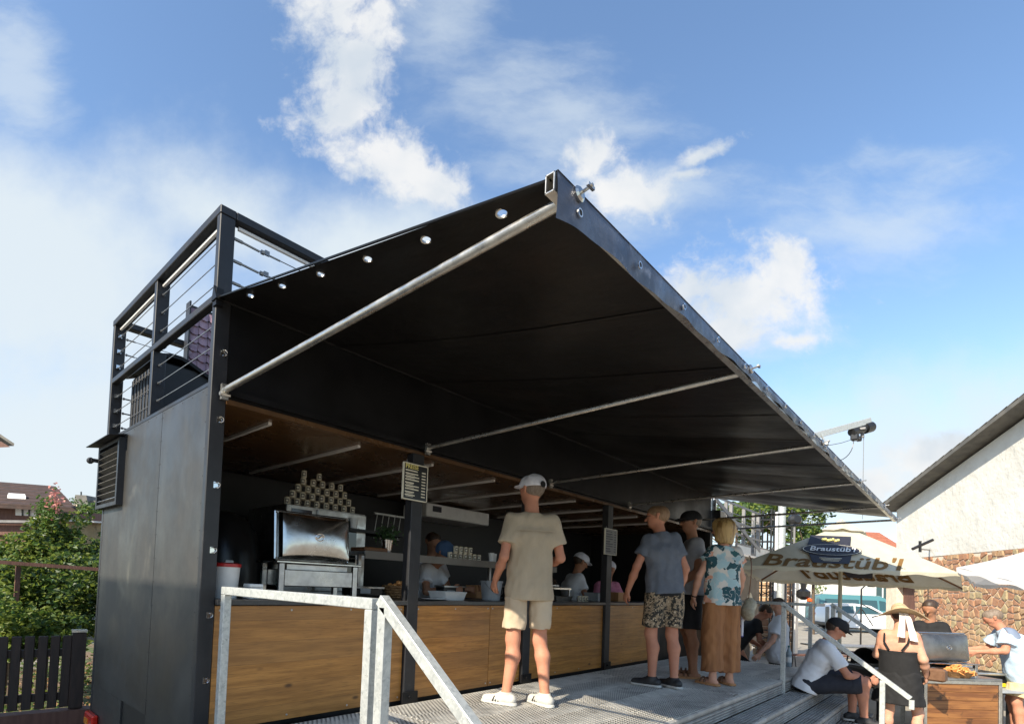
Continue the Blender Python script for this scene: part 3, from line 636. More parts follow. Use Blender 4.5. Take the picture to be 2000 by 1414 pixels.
stair_rail(5.92, 'stair_handrail', 'galvanised stair handrail running down in front of the seated man in the white shirt', y0=-1.59)
stair_rail(8.0, 'stair_handrail', 'farthest stair handrail, dark against the parked white car', y0=-1.72)
fr = thing('guard_rail', 'far guard rail closing the platform end beyond the blonde woman', 'railing', (7.45, -.8, 0))
MB().bb(7.42, 7.46, -1.58, -1.54, -.25, RH-.04).build('post', M['galv'], fr); MB().bb(7.42, 7.46, -.3, -.26, -.25, RH-.04).build('post', M['galv'], fr)
MB().bb(7.42, 7.46, -1.58, -.26, RH-.04, RH).build('top_bar', M['galv'], fr)
MB().bb(7.99, 8.03, -1.67, -1.63, G, RH-.04).build('post', M['galv'], fr); MB().bb(7.461, 8.03, -1.62, -1.58, RH-.04, RH).build('top_bar', M['galv'], fr)

# ------------------------------------------------------------------ smooth bodies and clothes from blended rounded shapes
def V3(*a): return np.array(a, dtype=float)
def unit(v): v = np.asarray(v, float); return v/np.linalg.norm(v)
def cap_(a, c, ra, rb=None, flat=None, capb=False, capa=False, k=.025, sub=False):
    return dict(a=np.asarray(a, float), b=np.asarray(c, float), ra=ra, rb=ra if rb is None else rb, flat=flat, capb=capb, capa=capa, k=k, sub=sub)
def sdf_mesh(prims, vox, cuts=(), wr=0, seed=0):
    lo = np.min([np.minimum(p['a'], p['b'])-max(p['ra'], p['rb']) for p in prims if not p['sub']], 0)-.03
    hi = np.max([np.maximum(p['a'], p['b'])+max(p['ra'], p['rb']) for p in prims if not p['sub']], 0)+.03
    n = np.ceil((hi-lo)/vox).astype(int)+1
    g = np.full(n, .2, np.float32); ax = [lo[i]+np.arange(n[i])*vox for i in range(3)]
    for p in prims:
        mg = p['k']+.03; r = max(p['ra'], p['rb']); l = np.minimum(p['a'], p['b'])-r-mg; h = np.maximum(p['a'], p['b'])+r+mg
        i0 = np.maximum(np.floor((l-lo)/vox).astype(int), 0); i1 = np.minimum(np.ceil((h-lo)/vox).astype(int)+1, n)
        if (i1 <= i0).any(): continue
        sl = tuple(slice(i0[i], i1[i]) for i in range(3))
        X, Y, Z = np.meshgrid(*[ax[i][sl[i]] for i in range(3)], indexing='ij')
        P = np.stack([X, Y, Z], -1)-p['a']; ab = p['b']-p['a']; L2 = ab@ab
        if L2 < 1e-9: t = np.zeros(X.shape); u = unit((0, 0, 1))
        else: t = np.clip((P@ab)/L2, 0, 1); u = ab/math.sqrt(L2)
        v = P-t[..., None]*ab
        if p['flat'] is not None:
            nn = unit(p['flat'][0]); v = v+(v@nn)[..., None]*nn*(1/p['flat'][1]-1)
        d = np.sqrt((v**2).sum(-1))-(p['ra']+(p['rb']-p['ra'])*t)
        if p['flat'] is not None and p['flat'][1] < .5: d = d*(.5+.5*p['flat'][1])
        if p['capb']: d = np.maximum(d, (P-ab)@u)
        if p['capa']: d = np.maximum(d, -(P@u))
        o = g[sl]
        if p['sub']: g[sl] = np.maximum(o, -d)
        else:
            k = p['k']; hh = np.maximum(k-np.abs(o-d), 0)/k; g[sl] = np.minimum(o, d)-hh*hh*k*.25
    X, Y, Z = np.meshgrid(*ax, indexing='ij')
    if wr:
        rg = np.random.RandomState(seed); w = 0
        for i in range(7):
            kx, ky, kz = rg.normal(0, 1, 3)*(16+8*i)*np.array([1, 1, .55]); w = w+np.sin(X*kx+Y*ky+Z*kz+rg.uniform(0, 6)+1.5*np.sin(X*ky*.4+Z*kx*.4))/(1+.45*i)
        g = g+(w*wr*.45).astype(np.float32)
    for pt, nr in cuts:
        nr = unit(nr); g = np.maximum(g, ((X-pt[0])*nr[0]+(Y-pt[1])*nr[1]+(Z-pt[2])*nr[2]).astype(np.float32))
    g[0] = g[-1] = .1; g[:, 0] = g[:, -1] = .1; g[:, :, 0] = g[:, :, -1] = .1
    ins = g < 0
    cnt = sum(ins[a:n[0]-1+a, b_:n[1]-1+b_, c:n[2]-1+c].astype(np.int8) for a in (0, 1) for b_ in (0, 1) for c in (0, 1))
    act = (cnt > 0) & (cnt < 8); idx = -np.ones(act.shape, int); I = np.argwhere(act); idx[act] = np.arange(len(I))
    acc = np.zeros((len(I), 3)); num = np.zeros(len(I))
    cs = [(0, 0, 0), (1, 0, 0), (0, 1, 0), (1, 1, 0), (0, 0, 1), (1, 0, 1), (0, 1, 1), (1, 1, 1)]
    for a in cs:
        for b_ in cs:
            if sum(b_)-sum(a) == 1 and all(y >= x for x, y in zip(a, b_)):
                va = g[I[:, 0]+a[0], I[:, 1]+a[1], I[:, 2]+a[2]]; vb = g[I[:, 0]+b_[0], I[:, 1]+b_[1], I[:, 2]+b_[2]]
                m_ = (va < 0) != (vb < 0); t = np.where(m_, va/(va-vb+1e-12), 0)
                pos = np.array(a)+t[:, None]*(np.array(b_)-np.array(a)); acc += pos*m_[:, None]; num += m_
    vs = lo+(I+acc/num[:, None])*vox
    fs = []
    for axn in range(3):
        s0 = [slice(1, n[i]-1) for i in range(3)]; s1 = list(s0); s0[axn] = slice(0, n[axn]-1); s1[axn] = slice(1, n[axn])
        A_ = ins[tuple(s0)]; B_ = ins[tuple(s1)]; E_ = np.argwhere(A_ != B_); fl = A_[tuple(E_.T)]
        off = np.ones(3, int); off[axn] = 0; E_ = E_+off
        o1, o2 = [i for i in range(3) if i != axn]
        def cell(da, db):
            e = E_.copy(); e[:, o1] -= da; e[:, o2] -= db; return idx[e[:, 0], e[:, 1], e[:, 2]]
        q = np.stack([cell(1, 1), cell(0, 1), cell(0, 0), cell(1, 0)], 1)
        flip = fl if axn != 1 else ~fl
        q = np.where(flip[:, None], q, q[:, ::-1]); fs.append(q)
    f = np.concatenate(fs); f = f[(f >= 0).all(1)]
    return vs, f
def sdf_obj(name, prims, vox, mt, parent, s=1, cuts=(), wr=0, seed=0, off=(0, 0, 0)):
    vs, f = sdf_mesh(prims, vox, cuts, wr, seed)
    me = bpy.data.meshes.new(name); vs = vs*s+np.asarray(off)
    me.vertices.add(len(vs)); me.vertices.foreach_set('co', vs.astype(np.float32).ravel())
    me.loops.add(f.size); me.loops.foreach_set('vertex_index', f.astype(np.int32).ravel())
    me.polygons.add(len(f)); me.polygons.foreach_set('loop_start', np.arange(0, f.size, 4, dtype=np.int32)); me.polygons.foreach_set('loop_total', np.full(len(f), 4, np.int32))
    me.update(calc_edges=True)
    return link(name, me, mt, parent, True)

def person(label, loc, face, H=1.78, skin='skin', pose={}, top=None, bottom=None, shoes=None, hair=None, hat=None, vox=.009, build=1., glasses=False, extra=None, group=None, seed=1, female=False, barefoot=False):
    s = H/1.78; build = build*.89; ax_ = pose.get('ax', .84); g_ = lambda k, d: V3(*pose.get(k, d))*(V3(ax_, 1, 1) if k[:2] in ('el', 'wr', 'sh') else 1)
    T_ = thing('person', label, 'person', (0, 0, 0), group=group); bw = build
    pel = g_('pel', (0, 0, .94)); che = g_('chest', (0, 0, 1.28)); nec = g_('neck', (0, -.015, 1.475)); hed = g_('head', tuple(nec+V3(0, .035, .185)))
    sv = unit(g_('side', (1, 0, 0))); up = unit(nec-pel); fw = unit(np.cross(up, sv)); sv = unit(np.cross(fw, up)); psv = unit(g_('pside', tuple(sv)))
    lf = unit(g_('look', tuple(fw))); hu = unit(g_('hup', tuple(unit(hed-nec)*.5+V3(0, 0, .5)))); hu = unit(hu-lf*(hu@lf)); hs = np.cross(lf, hu)
    sw = .175*bw*(.9 if female else 1)
    sh = {'R': g_('shR', tuple(nec-up*.055+sv*sw)), 'L': g_('shL', tuple(nec-up*.055-sv*sw))}
    el = {'R': g_('elR', (.235, -.03, 1.15)), 'L': g_('elL', (-.235, -.03, 1.15))}
    wr = {'R': g_('wrR', (.25, .05, .91)), 'L': g_('wrL', (-.25, .05, .91))}
    hp = {'R': g_('hpR', tuple(pel+psv*.088-V3(0, 0, .02))), 'L': g_('hpL', tuple(pel-psv*.088-V3(0, 0, .02)))}
    kn = {'R': g_('knR', (.10, .02, .50)), 'L': g_('knL', (-.10, .02, .50))}
    an = {'R': g_('anR', (.105, -.02, .085)), 'L': g_('anL', (-.105, -.02, .085))}
    toe = {'R': unit(g_('toeR', (.2, 1, 0))), 'L': unit(g_('toeL', (-.2, 1, 0)))}
    B = []
    B += [cap_(pel-psv*.06, pel+psv*.06, .108*bw, flat=(fw, .9)), cap_(pel-sv*.035, che-sv*.04, .105*bw, .11*bw, flat=(fw, .85)), cap_(pel+sv*.035, che+sv*.04, .105*bw, .11*bw, flat=(fw, .85)),
          cap_(che-sv*.075, che+sv*.075, .105*bw, flat=(fw, .92)), cap_(nec-up*.065-sv*.11, nec-up*.065+sv*.11, .068*bw, flat=(fw, .9), k=.04)]
    B += [cap_(nec-up*.05, hed-hu*.04, .058, .052, k=.03)]
    B += [cap_(hed-lf*.022+hu*.02, hed+lf*.022+hu*.018, .083, .080, flat=(hs, .93), k=.03), cap_(hed+lf*.03-hu*.03, hed+lf*.045-hu*.07, .058, .036, flat=(hs, .95), k=.04)]
    B += [cap_(hed+lf*.088+hu*.005, hed+lf*.112-hu*.022, .008, .0135, k=.012), cap_(hed+lf*.07-hu*.058-hs*.018, hed+lf*.07-hu*.058+hs*.018, .016, k=.015), cap_(hed+lf*.072+hu*.03-hs*.035, hed+lf*.072+hu*.03+hs*.035, .014, k=.02)]
    for sg in (-1, 1): B += [cap_(hed+hs*sg*.080-hu*.014-lf*.004, hed+hs*sg*.088+hu*.018-lf*.012, .015, .018, flat=(hs, .45), k=.008)]
    for S_ in 'RL':
        sg = 1 if S_ == 'R' else -1
        B += [cap_(sh[S_]-sv*sg*.01, sh[S_]*.75+el[S_]*.25, .058*bw, .05*bw, k=.04), cap_(sh[S_], el[S_], .052*bw, .041*bw), cap_(el[S_], el[S_]*.6+wr[S_]*.4, .041*bw, .040*bw, k=.02), cap_(el[S_]*.6+wr[S_]*.4, wr[S_], .040*bw, .026)]
        hd = unit(g_('hd'+S_, tuple(unit(wr[S_]-el[S_])))); pn = g_('pn'+S_, tuple(-sv*sg*1.)); pn = unit(pn-hd*(pn@hd)); sd = np.cross(hd, pn)
        w_ = wr[S_]; cu = pose.get('curl'+S_, .5)
        B += [cap_(w_, w_+hd*.075, .027, .036, flat=(pn, .48), k=.02)]
        for q, (o_, ln) in enumerate(((-.029, .062), (-.010, .074), (.010, .078), (.029, .070))):
            st = w_+hd*.078+sd*o_*1.05; m1 = st+unit(hd+pn*cu*.55)*ln*.5; e_ = m1+unit(hd*(1-cu*.75)+pn*cu*1.2)*ln*.5
            B += [cap_(w_+hd*.05+sd*o_*.8, st, .011, .0105, k=.008), cap_(st, m1, .0103, .0093, k=.006), cap_(m1, e_, .0093, .0082, k=.004)]
        ts_ = pose.get('thumb'+S_, 1)
        t0 = w_+hd*.022+sd*.026*ts_; t1 = t0+unit(hd*.8+sd*.75*ts_+pn*.3)*.042; t2 = t1+unit(hd+sd*.15*ts_+pn*.4*cu)*.034
        B += [cap_(t0, t1, .0135, .0115, k=.012), cap_(t1, t2, .0112, .009, k=.005)]
        kl = .9 if female else 1
        B += [cap_(hp[S_], kn[S_], .084*bw, .054, k=.04)]
        d_ = unit(an[S_]-kn[S_]); bk = -unit(toe[S_]-d_*(toe[S_]@d_)); mid = kn[S_]*.68+an[S_]*.32+bk*.018
        B += [cap_(kn[S_], mid, .052, .054*kl, k=.03), cap_(mid, an[S_], .054*kl, .034, k=.03), cap_(an[S_]-d_*.0, an[S_]+d_*.04, .034, .034)]
        f0 = an[S_]*1.; fz_ = an[S_][2]-.055; f0[2] = fz_+.0; td = toe[S_]
        B += [cap_(f0-td*.03, f0+td*.13, .034, .026, flat=((0, 0, 1), .85), k=.03)]
        if barefoot:
            for q in range(5): B += [cap_(f0+td*.12+np.cross(td, V3(0, 0, 1))*(q-2)*.014, f0+td*(.158-.005*abs(q-1))+np.cross(td, V3(0, 0, 1))*(q-2)*.017-V3(0, 0, .006), .011, .009, k=.006)]
    body = sdf_obj('body', B, vox, M[skin], T_, s, seed=seed)
    # face details
    e_ = MB()
    for sg in (-1, 1): e_.lathe([(.0, -.011), (.008, -.008), (.011, 0), (.008, .008), (0, .011)], tuple((hed+lf*.079+hs*sg*.031+hu*.008)*s), 8, tuple(hs))
    e_.build('eyes', M['eye'], body, smooth=True)
    MB().tube(tuple((hed+lf*.083-hu*.058-hs*.02)*s), tuple((hed+lf*.083-hu*.058+hs*.02)*s), .0045*s, 6).build('mouth', M['lip'], body)
    if glasses:
        q = MB()
        for sg in (-1, 1):
            c_ = (hed+lf*.098+hs*sg*.033+hu*.006)*s
            q.path([tuple(c_+(hs*.024*math.cos(t*math.pi/4)+hu*.017*math.sin(t*math.pi/4))*s) for t in range(9)], .0025, 5)
            q.tube(tuple(c_+hs*sg*.024*s), tuple((hed+hs*sg*.083+hu*.008-lf*.02)*s), .0022, 5)
        q.tube(tuple((hed+lf*.1-hs*.01+hu*.008)*s), tuple((hed+lf*.1+hs*.01+hu*.008)*s), .0022, 5)
        q.build('glasses', M['eye'], T_)
    # upper garment
    if top:
        tm, sl_t, hem, ls = top[:4]; opt = top[4] if len(top) > 4 else {}
        hb = opt.get('hemr', 0)+.012
        Q = [cap_(pel-psv*.06-up*.1, pel+psv*.06-up*.1, .108*bw+ls+hb, flat=(fw, .88), k=.06), cap_(pel-sv*.045-up*.02, che-sv*.05, .108*bw+ls+hb, .112*bw+ls, flat=(fw, .86), k=.04), cap_(pel+sv*.045-up*.02, che+sv*.05, .108*bw+ls+hb, .112*bw+ls, flat=(fw, .86), k=.04),
             cap_(che-sv*.078, che+sv*.078, .106*bw+ls, flat=(fw, .92)), cap_(nec-up*.065-sv*.11, nec-up*.065+sv*.11, .069*bw+ls*.55, flat=(fw, .92), k=.04)]
        if not opt.get('nocollar'): Q += [cap_(nec-up*.06, nec+up*opt.get('collar', .0)+fw*.004, .078, .066, capb=True, k=.02)]
        for S_ in 'RL':
            sg = 1 if S_ == 'R' else -1
            if sl_t > 0:
                if sl_t <= 1: Q += [cap_(sh[S_]-sv*sg*.01, sh[S_]*(1-sl_t)+el[S_]*sl_t, .060*bw+ls*.35, (.058+opt.get('slw', .012))*bw+ls*.35, capb=True, k=.035)]
                else: Q += [cap_(sh[S_]-sv*sg*.01, el[S_], .062*bw+ls*.3, .055*bw+ls*.2, k=.035), cap_(el[S_], el[S_]*(2-sl_t)+wr[S_]*(sl_t-1), .053*bw+ls*.2, .042+ls*.2, capb=True, k=.02)]
        cuts = [(pel+up*hem, -up)]
        if opt.get('scoop'): cuts.append((nec-up*opt['scoop'], up*1.0+fw*opt.get('stilt', 0)))
        sdf_obj(opt.get('name', 'shirt'), Q, vox, M[tm], T_, s, cuts, wr=opt.get('wr', .006), seed=seed)
    if bottom:
        bm_, t_, ls = bottom[:3]; opt = bottom[3] if len(bottom) > 3 else {}
        Q = [cap_(pel-psv*.06, pel+psv*.06, .112*bw+ls*.6, flat=(fw, .92)), cap_(pel-psv*.05, pel-psv*.05+up*.14, .11*bw+ls*.4, .112*bw, flat=(fw, .86), k=.03), cap_(pel+psv*.05, pel+psv*.05+up*.14, .11*bw+ls*.4, .112*bw, flat=(fw, .86), k=.03)]
        for S_ in 'RL':
            if t_ <= 1.2: 
                e1_ = hp[S_]*(1-t_)+kn[S_]*t_ if t_ <= 1 else kn[S_]+unit(an[S_]-kn[S_])*(t_-1)*.42
                if t_ <= 1: Q += [cap_(hp[S_], e1_, .092*bw+ls*.8, opt.get('rw', .082)*bw+ls, capb=True, k=.03)]
                else: Q += [cap_(hp[S_], kn[S_], .092*bw+ls*.8, opt.get('rw', .078)*bw+ls, k=.03), cap_(kn[S_], e1_, opt.get('rw', .078)*bw+ls, opt.get('rw', .074)*bw+ls, capb=True, k=.03)]
            else:
                u_ = t_-1; e1_ = kn[S_]*(1-u_)+an[S_]*u_
                Q += [cap_(hp[S_], kn[S_], .094*bw+ls, opt.get('rk', .08)+ls, k=.04), cap_(kn[S_], e1_, opt.get('rk', .08)+ls, opt.get('ra', .08)+ls, capb=True, k=.04)]
        sdf_obj(opt.get('name', 'shorts'), Q, vox, M[bm_], T_, s, ([] if opt.get('nocut') else [(pel+up*((top[2] if top else 0)+.022), up)]), wr=opt.get('wr', .006), seed=seed+5)
    if shoes:
        for S_ in 'RL':
            td = toe[S_]; a_ = an[S_]*1.; gz = a_[2]-.085; a_[2] = gz; sdv = np.cross(td, V3(0, 0, 1))
            if shoes in ('shoew', 'shoeb'):
                Q = [cap_(a_-td*.045+V3(0, 0, .045), a_+td*.04+V3(0, 0, .05), .042, .040, k=.03), cap_(a_+td*.03+V3(0, 0, .04), a_+td*.165+V3(0, 0, .028), .043, .036, k=.03), cap_(a_+V3(0, 0, .06), a_+V3(0, 0, .10), .044, .045, capb=True, k=.02)]
                so = sdf_obj('shoe', Q, vox*.8, M[shoes], T_, s, [(a_+V3(0, 0, .018), (0, 0, -1))], seed=seed)
                Q = [cap_(a_-td*.05, a_+td*.03, .046, .044), cap_(a_+td*.03, a_+td*.170, .046, .040, k=.03)]
                sdf_obj('sole', Q, vox*.6, M['shoew'], so, s, [(a_+V3(0, 0, .026), (0, 0, 1)), (a_+V3(0, 0, .001), (0, 0, -1))], seed=seed)
                if shoes == 'shoew':
                    for sg in (1, -1):
                        for k in range(3):
                            q = MB(); c_ = a_+td*(.035+.024*k)+sdv*sg*.0455+V3(0, 0, .046); q.beam(tuple((c_-V3(0, 0, .022)+td*.010)*s), tuple((c_+V3(0, 0, .018)-td*.006-sdv*sg*.010)*s), .007, .009, up=tuple(td)); q.build('side_stripe', M['eye'], so)
            else:
                Q = [cap_(a_-td*.045, a_+td*.03, .043, .042), cap_(a_+td*.03, a_+td*.165, .044, .040, k=.03)]
                so = sdf_obj('sandal_sole', Q, vox*.6, M['cork'], T_, s, [(a_+V3(0, 0, .026), (0, 0, 1)), (a_+V3(0, 0, .001), (0, 0, -1))], seed=seed)
                q = MB()
                for o_ in (.065, .11): q.path([tuple((a_+td*o_+sdv*.046*math.cos(t)+V3(0, 0, .026+.045*math.sin(t)))*s) for t in np.linspace(0, math.pi, 7)], .011*s, 6)
                q.build('strap', M['leather'], so, smooth=True)
    if hair:
        hm, style = hair
        Q = [cap_(hed-lf*.028+hu*.028, hed+lf*.012+hu*.034, .089, .084, flat=(hs, .95))]
        cuts = [(hed+lf*.060, lf*1.0-hu*.55)]
        if style == 'short': cuts += [(hed-hu*.045, -hu*1.0+lf*.9)]
        if style == 'bald': Q = [cap_(hed-lf*.028+hu*.005, hed-lf*.0+hu*.006, .090, .084)]; cuts = [(hed+lf*.02, lf), (hed+hu*.035, hu*1.+lf*.3), (hed-hu*.05, -hu+lf*.8)]
        if style == 'bob':
            Q = [cap_(hed-lf*.030+hu*.030, hed+lf*.014+hu*.036, .104, .098)]
            Q += [cap_(hed-lf*.045+hu*.0, hed-lf*.045-hu*.11, .108, .088, flat=(lf, .8), k=.03), cap_(hed+hs*.07-lf*.01, hed+hs*.075-hu*.11-lf*.005, .05, .036, k=.02), cap_(hed-hs*.07-lf*.01, hed-hs*.075-hu*.11-lf*.005, .05, .036, k=.02)]; cuts = [(hed+lf*.062, lf*1.0-hu*.35), (hed-hu*.155, -hu)]
        if style == 'long':
            Q += [cap_(hed-lf*.05, hed-lf*.06-hu*.16, .075, .06, k=.03), cap_(hed-lf*.06-hu*.15, hed-lf*.085-hu*.36+hs*.03, .058, .025, flat=(lf, .6), k=.03)]; cuts = []
        sdf_obj('hair', Q, vox*.9, M[hm], T_, s, cuts, wr=.007 if style in ('bob', 'long') else .003, seed=seed+2)
    if hat:
        hm, style = hat
        if style == 'cap':
            h1 = sdf_obj('cap', [cap_(hed-lf*.022+hu*.038, hed+lf*.018+hu*.036, .098, .094, flat=(hs, .95))], vox*.8, M[hm], T_, s, [(hed+hu*.020, -hu-lf*.12)], wr=.002, seed=seed)
            bd = unit(pose.get('brim', tuple(lf)))
            c_ = hed+hu*.035+lf*.06
            sdf_obj('cap_brim', [cap_(c_-hs*.028, c_+hs*.028, .060, flat=(hu*1.0, .14)), cap_(c_-hs*.02+lf*.05, c_+hs*.02+lf*.05, .055, flat=(hu*1.+lf*.12, .14))], vox*.6, M[hm], h1, s, seed=seed)
            if pose.get('gap'):
                MB().lathe([(.0, .0), (.026, 0), (.027, .004), (0, .005)], tuple((hed-lf*.119+hu*.046)*s), 14, tuple(-lf+hu*.15)).build('cap_gap', M['blackc'], h1)
        if style == 'scarf':
            sdf_obj('headscarf', [cap_(hed-lf*.025+hu*.03, hed+lf*.01+hu*.035, .099, .094)], vox*.8, M[hm], T_, s, [(hed-hu*.02, -hu+lf*.35)], wr=.003, seed=seed)
        if style == 'sunhat':
            dn = hu; q = MB()
            c_ = hed+hu*.035
            h1 = sdf_obj('hat_crown', [cap_(c_-lf*.02+hu*.01, c_+lf*.015+hu*.045, .105, .085, flat=(hs, .97))], vox*.8, M[hm], T_, s, [(c_-hu*.01, -hu)], wr=.002)
            def br(u, v):
                t = 2*math.pi*u; r_ = .088+v*.19; p_ = c_+(hs*math.cos(t)+lf*math.sin(t))*r_+hu*(.0-.06*v*(.4+.8*math.cos(t*2+.4))+.02*math.sin(t*3)*v)
                return tuple(p_*s)
            q.grid(br, 48, 6, thick=tuple(hu*.004)).build('hat_brim', M[hm], h1, smooth=True)
            MB().grid(lambda u, v: tuple((c_+(hs*math.cos(6.2832*u)*.99+lf*math.sin(6.2832*u))*(.108)+hu*(.0+.035*v))*s), 32, 1).build('hat_band', M['ribbon'], h1, smooth=True)
            for k, sg in enumerate((-.25, .55)):
                MB().grid(lambda u, v: tuple((c_-lf*(.112+.075*math.sin(min(1, v*3)*1.57))+hs*(sg*.05+sg*.10*v+(u-.5)*(.045+.03*v))-hu*(.0+.34*v*(1 if k else .88)))*s+np.array([0, 0, .006*math.sin(v*14+u*4)])), 4, 16, thick=(0, .002, 0)).build('ribbon_tail', M['ribbon'], h1, smooth=True)
    if extra: extra(T_, s, dict(hed=hed, nec=nec, wr=wr, el=el, sh=sh, pel=pel, up=up, fw=fw, sv=sv, che=che, kn=kn, an=an, lf=lf, hu=hu, hs=hs, vox=vox))
    f_ = Vector(face); T_.location = loc; T_.rotation_euler = (0, 0, math.atan2(-f_.x, f_.y))
    return T_

# ------------------------------------------------------------------ people on the platform
NORTH = (0, 1, 0)
def wristband(T_, s, J, side='L', mt='eye'):
    w_ = J['wr'][side]; d = unit(w_-J['el'][side]); MB().tube(tuple((w_-d*.018)*s), tuple((w_-d*.004)*s), .033*s, 12).build('wristband', M[mt], T_, smooth=True)
def ex_man1(T_, s, J):
    # yoke seam and centre pleat across the back
    n = J['nec']; up, fw, sv = J['up'], J['fw'], J['sv']; q = MB()
    back = lambda u, z: tuple((J['nec']-up*z+sv*u-fw*(.133-.35*u*u*1.3))*s)
    q.path([back(u, .135) for u in np.linspace(-.155, .155, 13)], .0035, 5)
    q.build('yoke_seam', M['beige'], T_, smooth=True)
    w_ = J['wr']['L']; MB().box(tuple((w_+V3(.0, .07, -.03))*s), (.012, .07, .13), Matrix.Rotation(.5, 3, 'X')).build('phone_in_hand', M['phone'], T_, bevel=.003)
person('man seen from behind in beige shirt and shorts, white cap and white trainers', (2.36, -.60, 0), (.56, .83), H=1.84, skin='skinr', seed=3, vox=.0075, build=.95,
    top=('beige', .66, -.135, .028, dict(wr=.007, hemr=.004, slw=.016)), bottom=('beige2', .80, .016, dict(wr=.008)), shoes='shoew', hair=('hairg', 'short'), hat=('capw', 'cap'), extra=ex_man1,
    pose=dict(gap=1, look=(-.38, .92, .05), shL=(-.205, -.02, 1.42), shR=(.205, -.02, 1.42), elL=(-.275, -.055, 1.13), wrL=(-.285, .12, .955), elR=(.285, -.03, 1.14), wrR=(.25, .20, 1.08), knL=(-.115, .01, .5), knR=(.105, .02, .5), anL=(-.165, -.02, .085), anR=(.13, -.07, .085), toeL=(-.75, .7, 0), toeR=(-.35, .95, 0), curlL=.9, curlR=1.1, hpL=(-.10, 0, .92), hpR=(.10, 0, .92)))
def ex_camo(T_, s, J):
    pel, up, sv, fw = J['pel'], J['up'], J['sv'], J['fw']; Q = []
    sdf_obj('belt', [cap_(pel-sv*.045-up*.055, pel+sv*.045-up*.055, .125, flat=(fw, .92))], .009, M['blackc'], T_, s, [(pel-up*.036, up), (pel-up*.072, -up)])
    wristband(T_, s, J, 'R')
person('man with sandy hair and glasses in blue-grey polo shirt and patterned dark shorts', (4.18, -.92, 0), (.66, .75), H=1.84, skin='skinr', seed=8, glasses=True,
    top=('bluegrey', .60, -.05, .024, dict(wr=.008, collar=.02)), bottom=('camo', .84, .024, dict(wr=.008)), shoes='shoeb', hair=('hairs', 'short'), extra=ex_camo,
    pose=dict(pel=(.02, 0, .94), chest=(.0, .02, 1.28), neck=(-.02, .03, 1.47), head=(-.035, .085, 1.64), look=(-.88, .46, -.05), elL=(-.30, .03, 1.15), wrL=(-.345, .14, .91), elR=(.245, -.03, 1.14), wrR=(.23, .06, .90), anL=(-.10, -.03, .085), anR=(.10, -.07, .085), knL=(-.10, .02, .5), knR=(.10, .0, .5), toeL=(-.7, .7, 0), toeR=(-.3, .9, 0), curlL=.6))
def ex_cup(T_, s, J):
    w_ = J['wr']['R']; c_ = (w_+V3(0, .06, .07))*s
    cp = MB().lathe([(.036, 0), (.043, .12), (.040, .12), (.034, .01)], tuple(c_-V3(0, 0, .06)), 16).build('drink_can', M['gold'], T_, smooth=True)
    MB().lathe([(.0405, .03), (.0430, .09)], tuple(c_-V3(0, 0, .06)), 16, cap=False).build('can_band', M['yellow'], cp)
person('man in dark cap and glasses, light grey shirt and black shorts holding a yellow can', (5.08, -.86, 0), (-.55, .83), H=1.86, skin='skint', seed=11, glasses=True, build=1.08,
    top=('greyt', .6, -.06, .034, dict(wr=.007)), bottom=('blackc', .95, .024), shoes='sandals', hair=('hairg', 'short'), hat=('blackc', 'cap'), extra=ex_cup,
    pose=dict(look=(-.25, .96, 0), elR=(.27, .02, 1.14), wrR=(.13, .27, 1.17), elL=(-.25, -.02, 1.14), wrL=(-.2, .15, .98), anL=(-.11, -.02, .085), anR=(.11, -.06, .085), toeL=(-.1, 1, 0), toeR=(.25, 1, 0)))
def ex_blond(T_, s, J):
    wristband(T_, s, J, 'L')
    b_ = sdf_obj('handbag', [cap_((.27, .00, .80), (.31, .02, .86), .085, flat=((1, .2, 0), .55)), cap_((.27, -.03, .77), (.29, .05, .78), .07, flat=((1, .2, 0), .6))], .01, M['bag'], T_, s, wr=.003)
    MB().path([tuple(V3(.29+.0*t, .02-.05*math.sin(t), .9+.5*math.sin(t/2*1.0)*.98)*s) for t in np.linspace(0, 3.14, 9)], .005, 6).build('shoulder_strap', M['leather'], b_, smooth=True)
    MB().bb(.235, .26, .05, .25, .50, .76).build('patterned_bag', M['tote'], T_, bevel=.008)
person('blonde woman with bob haircut, floral blouse and wide tan brown trousers', (4.83, -1.27, 0), (.72, .69), H=1.73, skin='skin', seed=14, female=True, build=.98,
    top=('floral', .42, -.085, .032, dict(wr=.008, name='blouse', slw=.03)), bottom=('brownc', 1.86, .022, dict(rk=.082, ra=.092, name='trousers', wr=.010)), shoes='sandals', hair=('blond', 'bob'), extra=ex_blond,
    pose=dict(look=(-.50, .86, 0), elL=(-.29, .01, 1.16), wrL=(-.30, .11, .93), elR=(.245, .0, 1.15), wrR=(.255, .10, .93), anL=(-.095, -.03, .085), anR=(.115, .04, .085), knL=(-.095, 0, .5), knR=(.10, .03, .5), toeL=(-.5, .86, 0), toeR=(-.2, .95, 0)))

